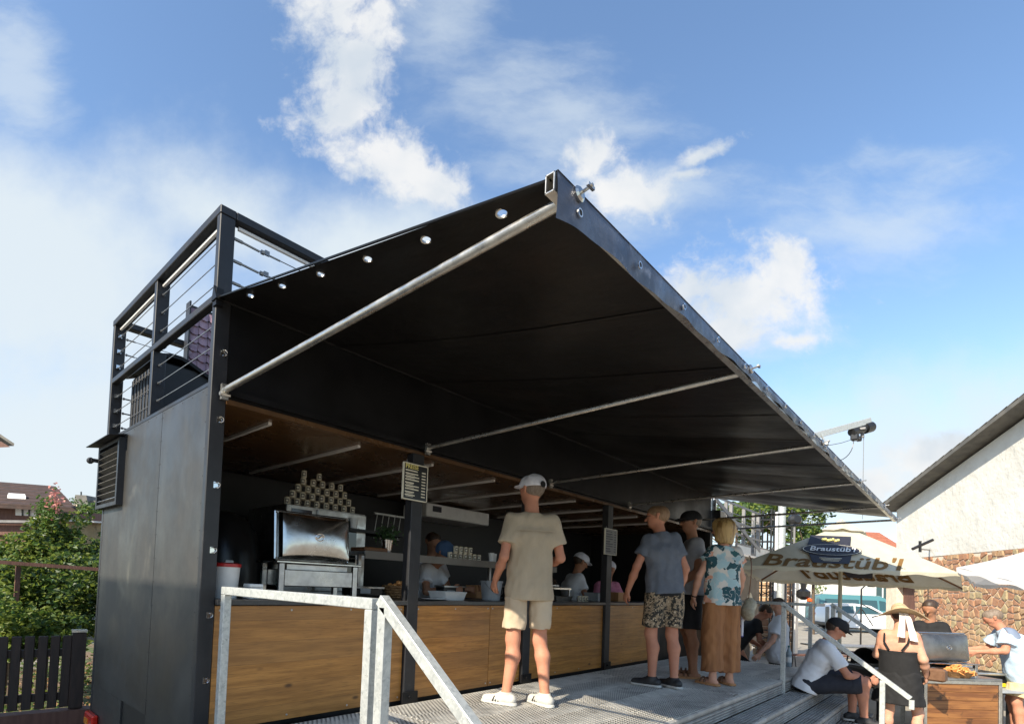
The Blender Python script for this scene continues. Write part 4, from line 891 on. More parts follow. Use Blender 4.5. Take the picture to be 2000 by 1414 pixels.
# ------------------------------------------------------------------ staff inside the truck
FL = -.28
person('cook in white shirt and blue headscarf bending over the counter', (2.62, .98, FL+.04), (.35, -.94), H=1.76, skin='skint', seed=21, vox=.011,
    top=('whitec', .6, -.1, .03), bottom=('blackc', 1.9, .02, dict(name='trousers')), shoes='shoeb', hair=('hairb', 'short'), hat=('blueh', 'scarf'),
    pose=dict(pel=(0, -.14, .93), chest=(0, .05, 1.22), neck=(0, .15, 1.37), head=(.0, .27, 1.50), look=(.1, .75, -.65), hup=(0, .5, .85), elR=(.29, .20, 1.10), wrR=(.16, .42, 1.12), elL=(-.33, .20, 1.12), wrL=(-.48, .40, 1.14), curlL=1, curlR=1))
person('dark-haired cook standing behind the bending cook at the back of the truck', (3.10, 1.32, FL), (-.2, -.98), H=1.80, skin='skint', seed=22, vox=.012,
    top=('whitec', .6, -.1, .03), bottom=('blackc', 1.9, .02, dict(name='trousers')), shoes='shoeb', hair=('hairb', 'short'), pose=dict(look=(.15, .95, -.25), elR=(.25, .05, 1.15), wrR=(.15, .28, 1.1), elL=(-.25, .05, 1.15), wrL=(-.15, .28, 1.1)))
def ex_mask(T_, s, J): pass
person('cook in white cap and white t-shirt working behind the counter by the second sign', (5.15, .72, FL-.02), (.80, -.5), H=1.74, skin='skint', seed=23, vox=.012,
    top=('whitec', .62, -.1, .03), bottom=('blackc', 1.9, .02, dict(name='trousers')), shoes='shoeb', hair=('hairb', 'short'), hat=('capw', 'cap'), pose=dict(neck=(0, .05, 1.46), head=(0, .12, 1.63), look=(0, .9, -.4), elR=(.27, .1, 1.15), wrR=(.2, .35, 1.08), elL=(-.27, .08, 1.15), wrL=(-.2, .35, 1.08)))
person('man in pink shirt with arms crossed leaning behind the counter', (5.72, .50, FL-.12), (-.6, -.8), H=1.74, skin='skint', seed=24, vox=.012,
    top=('pinkc', 1.75, -.1, .03), bottom=('navyc', 1.9, .02, dict(name='trousers')), shoes='shoeb', hair=('hairg', 'short'), hat=('capw', 'scarf'), pose=dict(elR=(.27, .08, 1.17), wrR=(-.02, .22, 1.20), elL=(-.27, .08, 1.17), wrL=(.04, .24, 1.14), hdR=(-1, .1, 0), hdL=(1, .1, 0), pnR=(0, -1, 0), pnL=(0, -1, 0)))

# ------------------------------------------------------------------ people to the right of the stairs
def ex_watch(T_, s, J): wristband(T_, s, J, 'L'); wristband(T_, s, J, 'R')
person('man in white t-shirt and black cap sitting on the platform steps with clasped hands', (6.36, -1.76, -.455), (.32, -.95), H=1.78, skin='skinr', seed=31, build=1.05,
    top=('whitec', .72, -.09, .034, dict(wr=.010)), bottom=('navyc', .93, .028, dict(wr=.008, nocut=True)), shoes='shoeb', hair=('hairb', 'short'), hat=('blackc', 'cap'), extra=ex_watch,
    pose=dict(ax=1, pel=(0, -.03, .405), chest=(0, .10, .70), neck=(0, .16, .895), head=(0, .25, 1.045), look=(0, .86, -.50), hup=(0, .35, .9), shL=(-.17, .145, .84), shR=(.17, .145, .84), elL=(-.22, .33, .55), elR=(.22, .33, .55), wrL=(-.07, .55, .50), wrR=(.07, .55, .50), hdL=(.4, .9, -.1), hdR=(-.4, .9, -.1), pnL=(1, 0, 0), pnR=(-1, 0, 0), curlL=1.1, curlR=1.1,
        hpL=(-.10, .0, .40), hpR=(.10, .0, .40), knL=(-.14, .47, .50), knR=(.14, .50, .46), anL=(-.12, .44, .085), anR=(.14, .50, .085), toeL=(-.15, 1, 0), toeR=(.15, 1, 0), pside=(1, 0, 0)))
def ex_dress(T_, s, J):
    q = []; nec, up, sv, fw = J['nec'], J['up'], J['sv'], J['fw']
    m_ = MB()
    for sg in (-1, 1):
        m_.path([tuple((p_)*s) for p_ in (nec-up*.225+sv*sg*.06-fw*.135, nec-up*.13+sv*sg*.115-fw*.115, nec-up*.03+sv*sg*.125-fw*.06, nec-up*.01+sv*sg*.12+fw*.02)], .011, 6)
    m_.build('dress_strap', M['blackc'], T_, smooth=True)
    sk = [cap_((-.05, 0, .92), (-.06, 0, .60), .165, .20, flat=((0, 1, 0), .8), k=.05), cap_((.05, 0, .92), (.06, 0, .60), .165, .20, flat=((0, 1, 0), .8), k=.05)]
    sdf_obj('dress_skirt', sk, .01, M['blackc'], T_, s, [((0, 0, .60), (0, 0, -1))], wr=.012, seed=4)
    b_ = MB().bb(.20, .36, .16, .30, .84, .98).build('shoulder_bag', M['leather'], T_, bevel=.02)
person('woman in black strap dress and wide straw sun hat with white ribbon', (6.85, -2.53, G), (.85, -.15), H=1.66, skin='skin', seed=33, female=True, build=1.24,
    top=('blackc', 0, -.12, .022, dict(nocollar=True, scoop=.225, stilt=-.1, name='dress', wr=.004)), hair=('hairb', 'short'), hat=('straw', 'sunhat'), shoes='sandals', extra=ex_dress,
    pose=dict(look=(-.45, .9, -.1), hup=(.05, -.15, 1), elL=(-.27, .02, 1.16), wrL=(-.16, .26, 1.02), elR=(.28, -.02, 1.16), wrR=(.26, .16, .96), knR=(.16, .12, .5), anR=(.2, -.05, .12)))
person('dark-haired man with sunglasses on his head behind the woman in the sun hat', (8.32, -2.72, G+.0), (-.95, .1), H=1.76, skin='skint', seed=35, vox=.012,
    top=('blackc', .6, -.1, .03), bottom=('navyc', .95, .02), shoes='shoeb', hair=('hairb', 'short'), pose=dict(look=(.1, .9, -.3), wrL=(-.1, .3, 1.1), elL=(-.25, .05, 1.15)))
def ex_old(T_, s, J):
    Q = [cap_(J['nec']-J['up']*.06-J['sv']*.12, J['nec']-J['up']*.06+J['sv']*.12, .098, flat=(J['fw'], .95)), cap_(J['nec']-J['up']*.12-J['sv']*.12-J['fw']*.01, J['nec']-J['up']*.12+J['sv']*.12-J['fw']*.01, .104, flat=(J['fw'], .95))]
    sdf_obj('shirt_yoke', Q, .01, M['slate'], T_, s, [(J['nec']-J['up']*.20, -J['up']), (J['nec']+J['fw']*.02-J['up']*.1, J['fw'])], wr=.002)
person('grey-haired man in light blue shirt and sand shorts reaching to the stainless grill', (D(1984, 1300, 7.1).x, D(1984, 1300, 7.1).y, G), (-.22, .97), H=1.74, skin='skinr', seed=37, build=1.16,
    top=('lblue', .7, -.15, .045, dict(wr=.012, hemr=.02, slw=.03)), bottom=('sand', .82, .03, dict(wr=.01)), shoes='shoeb', hair=('hairg', 'short'), extra=ex_old,
    pose=dict(pel=(0, -.04, .92), chest=(0, .03, 1.25), neck=(0, .12, 1.43), head=(0, .22, 1.58), look=(.1, .86, -.48), hup=(0, .35, .93), elR=(.25, .22, 1.15), wrR=(.16, .45, 1.13), elL=(-.26, .16, 1.16), wrL=(-.20, .42, 1.12)))
person('man in black t-shirt stooping beside the woman in white beyond the platform', (8.42, -.52, G), (.55, -.75), H=1.78, skin='skinr', seed=39, vox=.012, group='pair beyond the platform',
    top=('blackc', .6, -.1, .028), bottom=('blackc', 1.0, .02), shoes='shoeb', hair=('hairb', 'short'), pose=dict(pel=(0, -.18, .90), chest=(0, .0, 1.17), neck=(0, .12, 1.33), head=(.02, .25, 1.46), look=(.3, .7, -.6), elR=(.26, .1, 1.02), wrR=(.1, .28, .92), elL=(-.26, .06, 1.02), wrL=(-.1, .25, .90)))
person('woman in long white top with long brown hair beyond the platform end', (8.32, -.98, G), (-.35, .93), H=1.70, skin='skin', seed=41, female=True, vox=.011, build=1.1, group='pair beyond the platform',
    top=('whitec', .72, -.20, .045, dict(wr=.012, hemr=.02, name='long_top')), bottom=('blackc', 1.85, .02, dict(name='trousers')), shoes='shoeb', hair=('hairb', 'long'), pose=dict(look=(-.6, .7, -.2), elL=(-.36, .12, 1.10), wrL=(-.48, .30, .90), elR=(.26, .02, 1.12), wrR=(.22, .18, .95)))

# ------------------------------------------------------------------ things on and behind the counter
CZ = .7905
def chafing(name, lab, loc, rz, w=.60, h=.32, lg=.24, food=True, lm='steel'):
    t = thing(name, lab, 'chafing dish', (0, 0, 0))
    # stand
    for sx in (-1, 1):
        for sy in (0, .28): MB().bb(sx*w/2-.018, sx*w/2+.018, sy-.018, sy+.018, 0, .24).build('leg', M['steelb'], t, bevel=.003)
    MB().bb(-w/2+.02, w/2-.02, -.012, .292, .085, .20).build('water_pan', M['steelb'], t, bevel=.006)
    MB().bb(-w/2-.04, w/2+.04, -.03, .33, .241, .256).build('rim', M['steel'], t, bevel=.004)
    # open lid: a shallow dish on edge with a pressed pyramid front
    z0 = .27
    def lid(u, v):
        x = (u-.5)*2; y = (v-.5)*2; e = max(abs(x), abs(y)); r = min(1, (1-e)/.10); dp = -.060*(1-(1-r)**2)-.040*max(0, 1-(abs(x)/.93)**2.2)**.8*max(0, 1-(abs(y)/.90)**2.2)**.8
        xx = x*(w/2-.012*(1-r)); zz = z0+h/2+y*(h/2)
        return (xx, .10+dp+(zz-z0)*.10, zz)
    ld = MB().grid(lid, 44, 28).build('lid', M[lm], t, smooth=True)
    MB().grid(lambda u, v: (lid(u, v)[0], lid(u, v)[1]+.012, lid(u, v)[2]), 20, 12).build('lid_back', M['steelb'], ld)
    q = MB()
    for (a, c) in (((-w/2, .108, z0), (w/2, .108, z0)), ((-w/2, .108+h*.1, z0+h), (w/2, .108+h*.1, z0+h)), ((-w/2, .108, z0), (-w/2, .108+h*.1, z0+h)), ((w/2, .108, z0), (w/2, .108+h*.1, z0+h))): q.tube(a, c, .011, 8)
    q.build('lid_rim', M['steel'], ld, smooth=True)
    c_ = Vector((.0, .10-.098+.1*h/2, z0+h*.5)); q = MB()
    q.path([tuple(c_+Vector((.034*math.cos(k*.5236), -.004, .026*math.sin(k*.5236)))) for k in range(13)], .004, 6)
    q.path([tuple(c_+Vector(((k-4)*.0075, -.004, .010*math.sin((k-4)*.8)))) for k in range(9)], .005, 6)
    q.build('lid_handle', M['gridge'] if False else M['chrome'], ld, smooth=True)
    if food: MB().bb(-w/2+.05, w/2-.05, .02, .28, .20, .235).build('food_tray', M['steelb'], t)
    t.location = loc; t.rotation_euler = (0, 0, rz)
    if lg != .24:
        for o_ in t.children: 
            if not o_.name.startswith('leg'): o_.location.z = lg-.24
            else: o_.scale.z = lg/.24
    return t
chafing('chafing_dish', 'large polished chafing dish with raised rectangular lid on the left counter', (.86, .12, CZ), math.radians(-4), w=.57, h=.33)

b_ = thing('sauce_bucket', 'white bucket with red lid at the left end of the counter', 'bucket', (.23, .2, CZ))
MB().lathe([(.072, 0), (.085, .19), (.088, .20)], (.23, .2, CZ), 24).build('bucket_body', M['white'], b_, smooth=True)
MB().lathe([(.091, .195), (.091, .215), (.06, .222)], (.23, .2, CZ), 24).build('lid', M['red'], b_, smooth=True)
for k in range(4): 
    o = put(MB().bb(.33, .42, .06+.002*k, .16, CZ+.002+k*.024, CZ+.023+k*.024).build('paper_box', M['white'], bevel=.003), ('lowest', 'second lowest', 'second highest', 'topmost')[k]+' white carton in the small pile beside the red-lidded bucket', 'carton', 'white cartons by the bucket')
b_ = thing('spray_bottle', 'teal spray bottle behind the red-lidded bucket', 'bottle', (.42, .62, CZ))
MB().lathe([(.035, 0), (.038, .1), (.016, .19), (.013, .21)], (.42, .62, CZ), 14).build('flask', M['teal'], b_, smooth=True); MB().bb(.40, .46, .605, .635, CZ+.211, CZ+.25).build('spray_head', M['white'], b_, bevel=.004)
# dark kettle oven at the left back
b_ = thing('pizza_oven', 'black domed pizza oven in the back left corner of the truck', 'oven', (.70, 1.25, .3))
MB().lathe([(.30, .3), (.30, .95), (.29, 1.1), (.25, 1.3), (.15, 1.42), (.04, 1.46)], (.68, 1.3, 0), 28).build('dome', M['gridge'], b_, smooth=True); MB().bb(.35, 1.0, 1.0, 1.6, -.28, .299).build('stand', M['dark'], b_)
# combi oven
co = thing('combi_oven', 'stainless combi oven with dark glass door carrying the stacked cans', 'oven', (1.55, 1.4, .75))
OX0, OX1, OY = 1.12, 1.97, 1.10
MB().bb(OX0, OX1, OY, OY+.72, .78, 1.575).build('housing', M['steelb'], co, bevel=.006)
MB().bb(OX0+.05, OX0+.25, OY-.008, OY-.001, 1.36, 1.54).build('display', M['phone'], co)
MB().bb(OX0+.05, OX0+.25, OY-.006, OY-.001, .9, 1.33).build('control_panel', M['gplast'], co)
dr = MB().bb(OX0+.30, OX1-.01, OY-.03, OY-.002, .82, 1.56).build('door', M['steelb'], co, bevel=.005)
MB().bb(OX0+.40, OX1-.12, OY-.034, OY-.0305, .90, 1.49).build('door_glass', M['oglass'], dr)
MB().tube((OX0+.33, OY-.07, 1.0), (OX0+.33, OY-.07, 1.4), .011, 8).build('door_handle', M['chrome'], dr, smooth=True)
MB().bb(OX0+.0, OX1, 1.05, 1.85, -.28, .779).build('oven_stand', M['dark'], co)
# stacked cans: a pyramid on the oven, and a row on the shelf
def can(x, y, z, lab, grp, proto=[None], h=.062, r=.0245):
    if proto[0] is None:
        t = thing('can', lab, 'can', (0, 0, 0), group=grp)
        MB().lathe([(r*.9, 0), (r, .004), (r, h-.004), (r*.92, h)], (0, 0, 0), 14).build('can_body', M['cup'], t, smooth=True)
        MB().lathe([(r*.93, h+.0002), (r*.93, h+.002), (r*.5, h+.0025)], (0, 0, 0), 14).build('can_top', M['gold'], t)
        MB().grid(lambda u, v: ((r+.0006)*math.sin((u-.5)*1.3), -(r+.0006)*math.cos((u-.5)*1.3), h*.22+v*h*.56), 6, 1).build('label_mark', M['navy'], t)
        MB().grid(lambda u, v: ((r+.0012)*math.sin((u-.5)*.8), -(r+.0012)*math.cos((u-.5)*.8), h*.36+v*h*.28), 4, 1).build('label_centre', M['print'], t)
        proto[0] = t; o = t
    else: o = dup_tree(proto[0])
    o.location = (x, y, z); o.rotation_euler = (0, 0, math.radians(-22)+R_.uniform(-.3, .3)); o['label'] = lab; o['group'] = grp; return o
ORD = ['first', 'second', 'third', 'fourth', 'fifth', 'sixth', 'seventh', 'eighth']; ROW = ['bottom', 'second', 'third', 'fourth']
rows = [(8, 0), (7, 0), (6, 0), (5, 0)]
for r_, (n_, _) in enumerate(rows):
    for i in range(n_):
        can(1.155+i*.1+r_*.05, OY+.06, 1.5765+r_*.0645, ORD[i]+' can from the left in the '+ROW[r_]+' front row of the pyramid on the oven', 'cans stacked on the oven')
for i in range(2): can(1.31+i*.155, OY+.06, 1.5765+4*.0645, ('left' if i == 0 else 'right')+' one of the two cream cans topping the pyramid on the oven', 'cans stacked on the oven')
for r_ in range(4):
    for i in range(7-r_): can(1.205+i*.1+r_*.05, OY+.125, 1.5765+r_*.0645, ORD[i]+' can from the left in the '+ROW[r_]+' back row of the pyramid on the oven', 'cans stacked on the oven')
# shelf
sh_ = thing('service_shelf', 'raised steel shelf over the counter holding herb pot and cans', 'shelf', (2.4, .62, CZ))
MB().bb(1.52, 4.4, .48, .78, 1.155, 1.185).build('shelf_board', M['steelb'], sh_, bevel=.003); MB().bb(1.52, 4.4, .475, .479, 1.12, 1.187).build('shelf_lip', M['trailer2'], sh_)
for x in (1.56, 3.3, 4.36): MB().bb(x-.015, x+.015, .6, .63, CZ, 1.154).build('shelf_leg', M['steelb'], sh_)
SZ = 1.1855
for i in range(7): can(2.62+i*.072, .56, SZ, ORD[i]+' can from the left in the lower row on the service shelf', 'cans on the shelf')
for i in range(4): can(2.70+i*.072, .56, SZ+.0645, ORD[i]+' can from the left in the upper row on the service shelf', 'cans on the shelf')
hp_ = thing('herb_pot', 'steel pot with green herbs on the service shelf', 'potted plant', (1.86, .62, SZ))
MB().lathe([(.045, 0), (.062, .12), (.060, .12), (.045, .09)], (1.86, .62, SZ), 16).build('pot', M['steel'], hp_, smooth=True)
def leaves(n, fn, size, seed, aspect=.6):
    rg = np.random.RandomState(seed); c_ = np.array([fn(rg) for _ in range(n)]); d1 = rg.normal(size=(n, 3)); d1 /= np.linalg.norm(d1, axis=1)[:, None]
    d1[:, 2] = d1[:, 2]*.6; w_ = np.cross(d1, rg.normal(size=(n, 3))); w_ /= np.linalg.norm(w_, axis=1)[:, None]; sz = size*(.6+.8*rg.rand(n))[:, None]
    nn = np.cross(d1, w_)*.18
    v = np.stack([c_-d1*sz*.5, c_+w_*sz*aspect*.5+nn*sz, c_+d1*sz*.5, c_-w_*sz*aspect*.5+nn*sz], 1).reshape(-1, 3)
    q = MB(); q.v = [tuple(x) for x in v]; q.f = [(4*i, 4*i+1, 4*i+2, 4*i+3) for i in range(n)]; q.mi = [0]*n; return q
def raw(q, name, mt, parent, mi=None):
    me = bpy.data.meshes.new(name); me.from_pydata(q.v, [], q.f); me.update(); o = link(name, me, mt, parent)
    if mi is not None: me.polygons.foreach_set('material_index', mi)
    return o
raw(leaves(260, lambda r: V3(1.86, .62, SZ+.17)+r.normal(size=3)*V3(.05, .05, .04), .035, 3), 'herbs', M['leafpot'], hp_)['kind'] = 'stuff'
put(MB().bb(1.55, 1.80, .52, .74, SZ, SZ+.035).build('bread_board', M['tablewood'], bevel=.008), 'brown wooden board on the shelf beside the herb pot', 'board')
cl = thing('paper_cup', 'white paper cup on the shelf behind the herb pot', 'cup', (1.62, .7, SZ))
MB().lathe([(.03, 0), (.04, .10), (.038, .10)], (1.80, 1.05, 1.42), 14).build('cup_wall', M['white'], cl, smooth=True); MB().bb(1.72, 2.4, 1.0, 1.3, 1.39, 1.419).build('cup_shelf', M['dark'], cl)
for k, (x, y, lab) in enumerate(((3.28, .58, 'white upright card beside the cans on the shelf'), (3.42, .66, 'pale cup standing at the right of the cans on the shelf'))):
    put(MB().lathe([(.026, 0), (.034, .10), (.032, .10)], (x, y, SZ), 12).build('shelf_cup', M['white'], smooth=True), lab, 'cup')
# grey bucket
b_ = thing('grey_bucket', 'light grey plastic bucket with wire handle on the counter left of the beige man', 'bucket', (2.93, .27, CZ))
MB().lathe([(.088, 0), (.108, .17), (.114, .172), (.114, .19), (.108, .19), (.086, .02)], (2.93, .27, CZ), 26, cap=False).lathe([(.088, .004), (.001, .004)], (2.93, .27, CZ), 26).build('bucket_body', M['gplast'], b_, smooth=True)
MB().path([(2.93+.112*math.cos(t), .27-.112*abs(math.sin(t))*.96-.004, CZ+.175-.12*math.sin(t)) for t in np.linspace(0, math.pi, 12)], .003, 5).build('handle', M['cable'], b_)
def tray(x, y, w, d, h, lab, mt='white', nm='serving_tray'):
    t = thing(nm, lab, 'tray', (x, y, CZ)); q = MB()
    q.add([(x-w/2+.02, y-d/2+.015, CZ), (x+w/2-.02, y-d/2+.015, CZ), (x+w/2-.02, y+d/2-.015, CZ), (x-w/2+.02, y+d/2-.015, CZ), (x-w/2, y-d/2, CZ+h), (x+w/2, y-d/2, CZ+h), (x+w/2, y+d/2, CZ+h), (x-w/2, y+d/2, CZ+h)],
          [(0, 1, 2, 3), (0, 1, 5, 4), (1, 2, 6, 5), (2, 3, 7, 6), (3, 0, 4, 7)])
    q.build('pan', M[mt], t); q = MB()
    for a, c in (((x-w/2, y-d/2), (x+w/2, y-d/2)), ((x+w/2, y-d/2), (x+w/2, y+d/2)), ((x+w/2, y+d/2), (x-w/2, y+d/2)), ((x-w/2, y+d/2), (x-w/2, y-d/2))): q.tube((*a, CZ+h), (*c, CZ+h), .006, 6)
    q.build('rolled_rim', M[mt], t); return t
tray(2.26, .22, .27, .22, .07, 'white enamel tray on the counter right of the second post')
put(MB().lathe([(.06, 0), (.12, .012), (.118, .015), (.05, .005)], (2.02, .13, CZ), 24).build('plate', M['white'], smooth=True), 'flat white plate in front of the wicker basket', 'plate')
bk = thing('wicker_basket', 'round wicker basket partly behind the second post on the counter', 'basket', (1.86, .4, CZ))
q = MB()
for k in range(5): q.path([(1.86+(.10+.012*k)*math.cos(t), .42+(.10+.012*k)*math.sin(t)*.9, CZ+.012+k*.022) for t in np.linspace(0, 6.2832, 19)], .012, 6)
q.build('weave', M['basket'], bk, smooth=True); q = MB()
rb_ = random.Random(4)
for k in range(26): a = rb_.uniform(0, 6.28); r_ = rb_.uniform(0, .11); q.lathe([(.0, -.02), (.02, -.012), (.024, 0), (.02, .012), (0, .02)], (1.86+r_*math.cos(a), .42+r_*math.sin(a), CZ+.10+rb_.uniform(0, .04)), 6)
q.build('nuts', M['chips'], bk, smooth=True)
bk2 = tray(5.05, .3, .26, .2, .10, 'deep grey plastic tub on the counter next to the second sign post', 'gplast', 'food_tub')
bk3 = tray(4.15, .32, .34, .25, .05, 'shallow steel tray in front of the far scale', 'steelb', 'steel_tray')
for k in range(3): can(4.38+k*.075, .14, CZ, ('left', 'middle', 'right')[k]+' one of three cream cans on the counter right of the beige man', 'cans on the counter')
# bits of kitchen machinery in the dark
for (x0, x1, y0, y1, z1, lab, nm) in ((3.35, 3.62, .42, .72, .95, 'small steel scale behind the grey bucket', 'scale'), (1.35, 1.62, .35, .55, .90, 'low steel food warmer right of the chafing dish', 'warmer'), (2.5, 2.8, .5, .62, .93, 'black meat slicer on the counter beside the bucket', 'slicer')):
    t = thing(nm, lab, 'kitchen machine', ((x0+x1)/2, (y0+y1)/2, CZ))
    MB().bb(x0, x1, y0, y1, CZ+.02, z1-.03).build('case', M['gridge'], t, bevel=.006); MB().bb(x0-.01, x1+.01, y0-.01, y1+.01, z1-.029, z1-.015).build('plate', M['steelb'], t)
    MB().bb(x0+.04, x0+.14, y0-.006, y0-.001, CZ+.04, CZ+.08).build('display', M['gplast'], t)
    for xx in (x0+.02, x1-.02): MB().lathe([(.012, 0), (.012, .02)], (xx, y0+.02, CZ), 8).lathe([(.012, 0), (.012, .02)], (xx, y1-.02, CZ), 8).build('foot', M['rubber'], t)
gr = thing('far_chafing_dish', 'low steel chafing dish with open lid on the counter right of the beige man', 'chafing dish', (4.3, .45, CZ))
MB().bb(3.98, 4.62, .40, .70, CZ+.13, CZ+.15).build('top_plate', M['steel'], gr)
for xx in (3.99, 4.6): MB().bb(xx-.012, xx+.012, .41, .43, CZ, CZ+.129).build('leg', M['steelb'], gr)
MB().grid(lambda u, v: (4.0+u*.5, .5+v*.18, CZ+.17+.09*math.sin(math.pi*min(1, max(0, v)))), 8, 8, thick=(0, 0, .006)).build('lid', M['steel'], gr, smooth=True)
# wall-hung extractor hood at the back
hd_ = thing('extractor_hood', 'white wall cabinet hanging high at the back of the truck', 'hood', (4.4, 2.0, 1.7))
MB().bb(3.35, 4.55, 1.70, 2.15, 1.76, 1.93).build('case', M['white'], hd_, bevel=.01); MB().bb(3.45, 3.60, 1.692, 1.699, 1.83, 1.90).build('switch_plate', M['navy'], hd_)
ut = thing('utensil_rack', 'dark rack of hanging ladles left of the wall cabinet', 'rack', (2.9, 1.9, 1.6))
MB().bb(2.7, 3.2, 1.9, 1.93, 1.72, 1.74).build('rail', M['steelb'], ut)
for k in range(5): MB().tube((2.74+k*.09, 1.9, 1.72), (2.70+k*.09, 1.9, 1.45), .005, 5).lathe([(.0, 0), (.03, .01), (.035, .03)], (2.70+k*.09, 1.9, 1.42), 8).build('ladle', M['steelb'], ut)
wt = MB().bb(.35, 8.0, 1.62, 2.14, .60, .64).build('back_worktop', M['steelb']); put(wt, 'long steel worktop along the rear wall inside the truck', 'worktop')

# bottles, bowls and boxes on the rear worktop
clut = [(.9+.0, 'tall dark oil bottle at the left end of the rear worktop', 'rubber', .03, .26), (2.25, 'green glass bottle on the rear worktop left of the cooks', 'leafpot', .032, .27), (2.36, 'brown glass bottle next to the green one on the rear worktop', 'leather', .032, .25), (3.75, 'red sauce bottle on the rear worktop below the wall cabinet', 'red', .03, .22), (3.86, 'yellow sauce bottle beside the red one below the wall cabinet', 'yellow', .03, .22), (5.45, 'white milk bottle on the rear worktop at the far end', 'white', .035, .24)]
for x, lab, mt_, r_, h_ in clut:
    t = thing('bottle', lab, 'bottle', (x, 1.8, .641)); MB().lathe([(r_*.9, 0), (r_, .01), (r_, h_*.6), (r_*.4, h_*.8), (r_*.38, h_*.95)], (x, 1.8, .641), 14).build('flask', M[mt_], t, smooth=True); MB().lathe([(r_*.45, h_*.951), (r_*.45, h_)], (x, 1.8, .641), 10).build('cap', M['white'], t)
for x, n_, lab in ((2.9, 4, 'stack of steel bowls'), (4.9, 5, 'stack of white plates')):
    t = thing('bowl_stack', lab+' on the rear worktop', 'bowls', (x, 1.85, .641))
    for k in range(n_): MB().lathe([(.07, 0), (.13, .035), (.128, .038), (.06, .006)], (x, 1.85, .641+k*.022), 18).build('bowl', M['steelb' if n_ == 4 else 'white'], t, smooth=True)
for k, (x, y, w_, h_, lab) in enumerate(((3.3, .75, .26, .14, 'brown cardboard box behind the shelf cups'), (5.6, .3, .22, .12, 'brown bread crate at the far end of the counter'))):
    t = thing('carton_box', lab, 'box', (x, y, CZ)); MB().bb(x-w_/2, x+w_/2, y-.08, y+.08, CZ, CZ+h_).build('body', M['cork'], t); MB().bb(x-w_/2-.002, x+w_/2+.002, y-.01, y+.01, CZ+h_, CZ+h_+.001).build('tape', M['canvas'], t)
# signs
def sign(p0, p1, p2, y, lab, head=None, light=False, nm='price_board'):
    a = onY(*p0, y); c_ = onY(*p1, y); d = onY(*p2, y); x0, x1, z1, z0 = a.x, c_.x, (a.z+c_.z)/2, d.z
    t = thing(nm, lab, 'sign', ((x0+x1)/2, y, z0)); w = x1-x0; h = z1-z0
    MB().bb(x0, x1, y, y+.012, z0, z1).build('board', M['greyroof'] if light else M['gridge'], t)
    for q_ in ((x0-.004, x1+.004, z1, z1+.007), (x0-.004, x1+.004, z0-.007, z0), (x0-.006, x0, z0-.007, z1+.007), (x1, x1+.006, z0-.007, z1+.007)): MB().bb(q_[0], q_[1], y-.003, y+.014, q_[2], q_[3]).build('frame_strip', M['print'], t)
    rr = random.Random(5); q = MB()
    n = 9; ztop = z1-(.17*h if head else .08*h)
    for k in range(n):
        z = ztop-k*(ztop-z0-.04*h)/n; q.bb(x0+.06*w, x0+w*rr.uniform(.42, .66), y-.0015, y-.0003, z-.009, z)
        if k % 3: q.bb(x0+.10*w, x0+w*rr.uniform(.3, .5), y-.0015, y-.0003, z-.017, z-.013)
        q.bb(x1-.24*w, x1-.07*w, y-.0015, y-.0003, z-.009, z)
    q.build('print_lines', M['print'] if not light else M['navy'], t)['kind'] = 'stuff'
    if head: text(head, .048, M['yprint'], t, frame((x0+.33*w, y-.001, z1-.075*h), (1, 0, 0), (0, 0, 1)), 'heading', bold=.012, sx=1.0)
    q = MB()
    for xx in (x0+.03, x1-.03): q.tube((xx, y+.006, z1+.007), (xx, y+.006, z1+.03), .003, 5)
    q.build('hook', M['cable'], t); return t
sign((790, 905), (835, 912), (833, 980), -.06, 'black price board with yellow heading hanging on the second post', head='PREISE')
sign((1183, 1032), (1205, 1036), (1205, 1084), -.06, 'small pale notice hanging on the fourth post', light=True, nm='notice_board')

# ------------------------------------------------------------------ beyond the platform: grill, tables, parasols
gd = Vector((.80, -.60, 0)).normalized()
gl = onZ(1800, 1325, G+.86); 
gt = thing('grill_table', 'grill trolley with steel top and brown striped wood front in a white frame', 'table', (0, 0, 0))
GW = 1.02; GDp = .6; GH = .84
MB().bb(0, GW, 0, GDp, GH-.03, GH).build('table_top', M['steelb'], gt, bevel=.004)
for k in range(7): MB().bb(.045, GW-.045, .012, .03, .06+k*.103, .06+k*.103+.100).build('front_board', M['tablewood'], gt, bevel=.002)
for q_ in ((0, GW, GH-.07, GH-.031), (0, GW, .02, .055)): MB().bb(q_[0], q_[1], 0, .035, q_[2], q_[3]).build('frame_bar', M['alu'], gt, bevel=.003)
for x in (0, GW-.04):
    for y in (0, GDp-.04): MB().bb(x, x+.04, y, y+.04, .056 if y == 0 else 0, GH-.071 if y == 0 else GH-.031).build('leg', M['alu'], gt, bevel=.003)
MB().bb(GW-.02, GW-.002, .041, GDp-.041, .06, GH-.04).build('side_panel', M['gridge'], gt)
gt.location = onZ(1806, 1322, G+GH); gt.rotation_euler = (0, 0, math.radians(-40))
g0 = gt.location.copy(); gt.location.z = G; gm = Matrix.Rotation(math.radians(-40), 3, 'Z'); gp = lambda x, y, z=GH: g0+gm @ Vector((x, y, 0))+Vector((0, 0, z-GH))
chafing('grill_lid_unit', 'stainless roll-top grill with its lid open on the striped wood trolley', gp(.60, .24), math.radians(-40), w=.68, h=.34, lg=.13, food=False, lm='dsteel')
sb = thing('snack_basket', 'basket heaped with orange snacks on the grill trolley', 'basket', gp(.55, .10))
q = MB(); c_ = gp(.55, .10)
q.lathe([(.10, 0), (.15, .05), (.17, .07), (.15, .06)], c_, 20).build('basket_wall', M['basket'], sb); q = MB()
rb_ = random.Random(9)
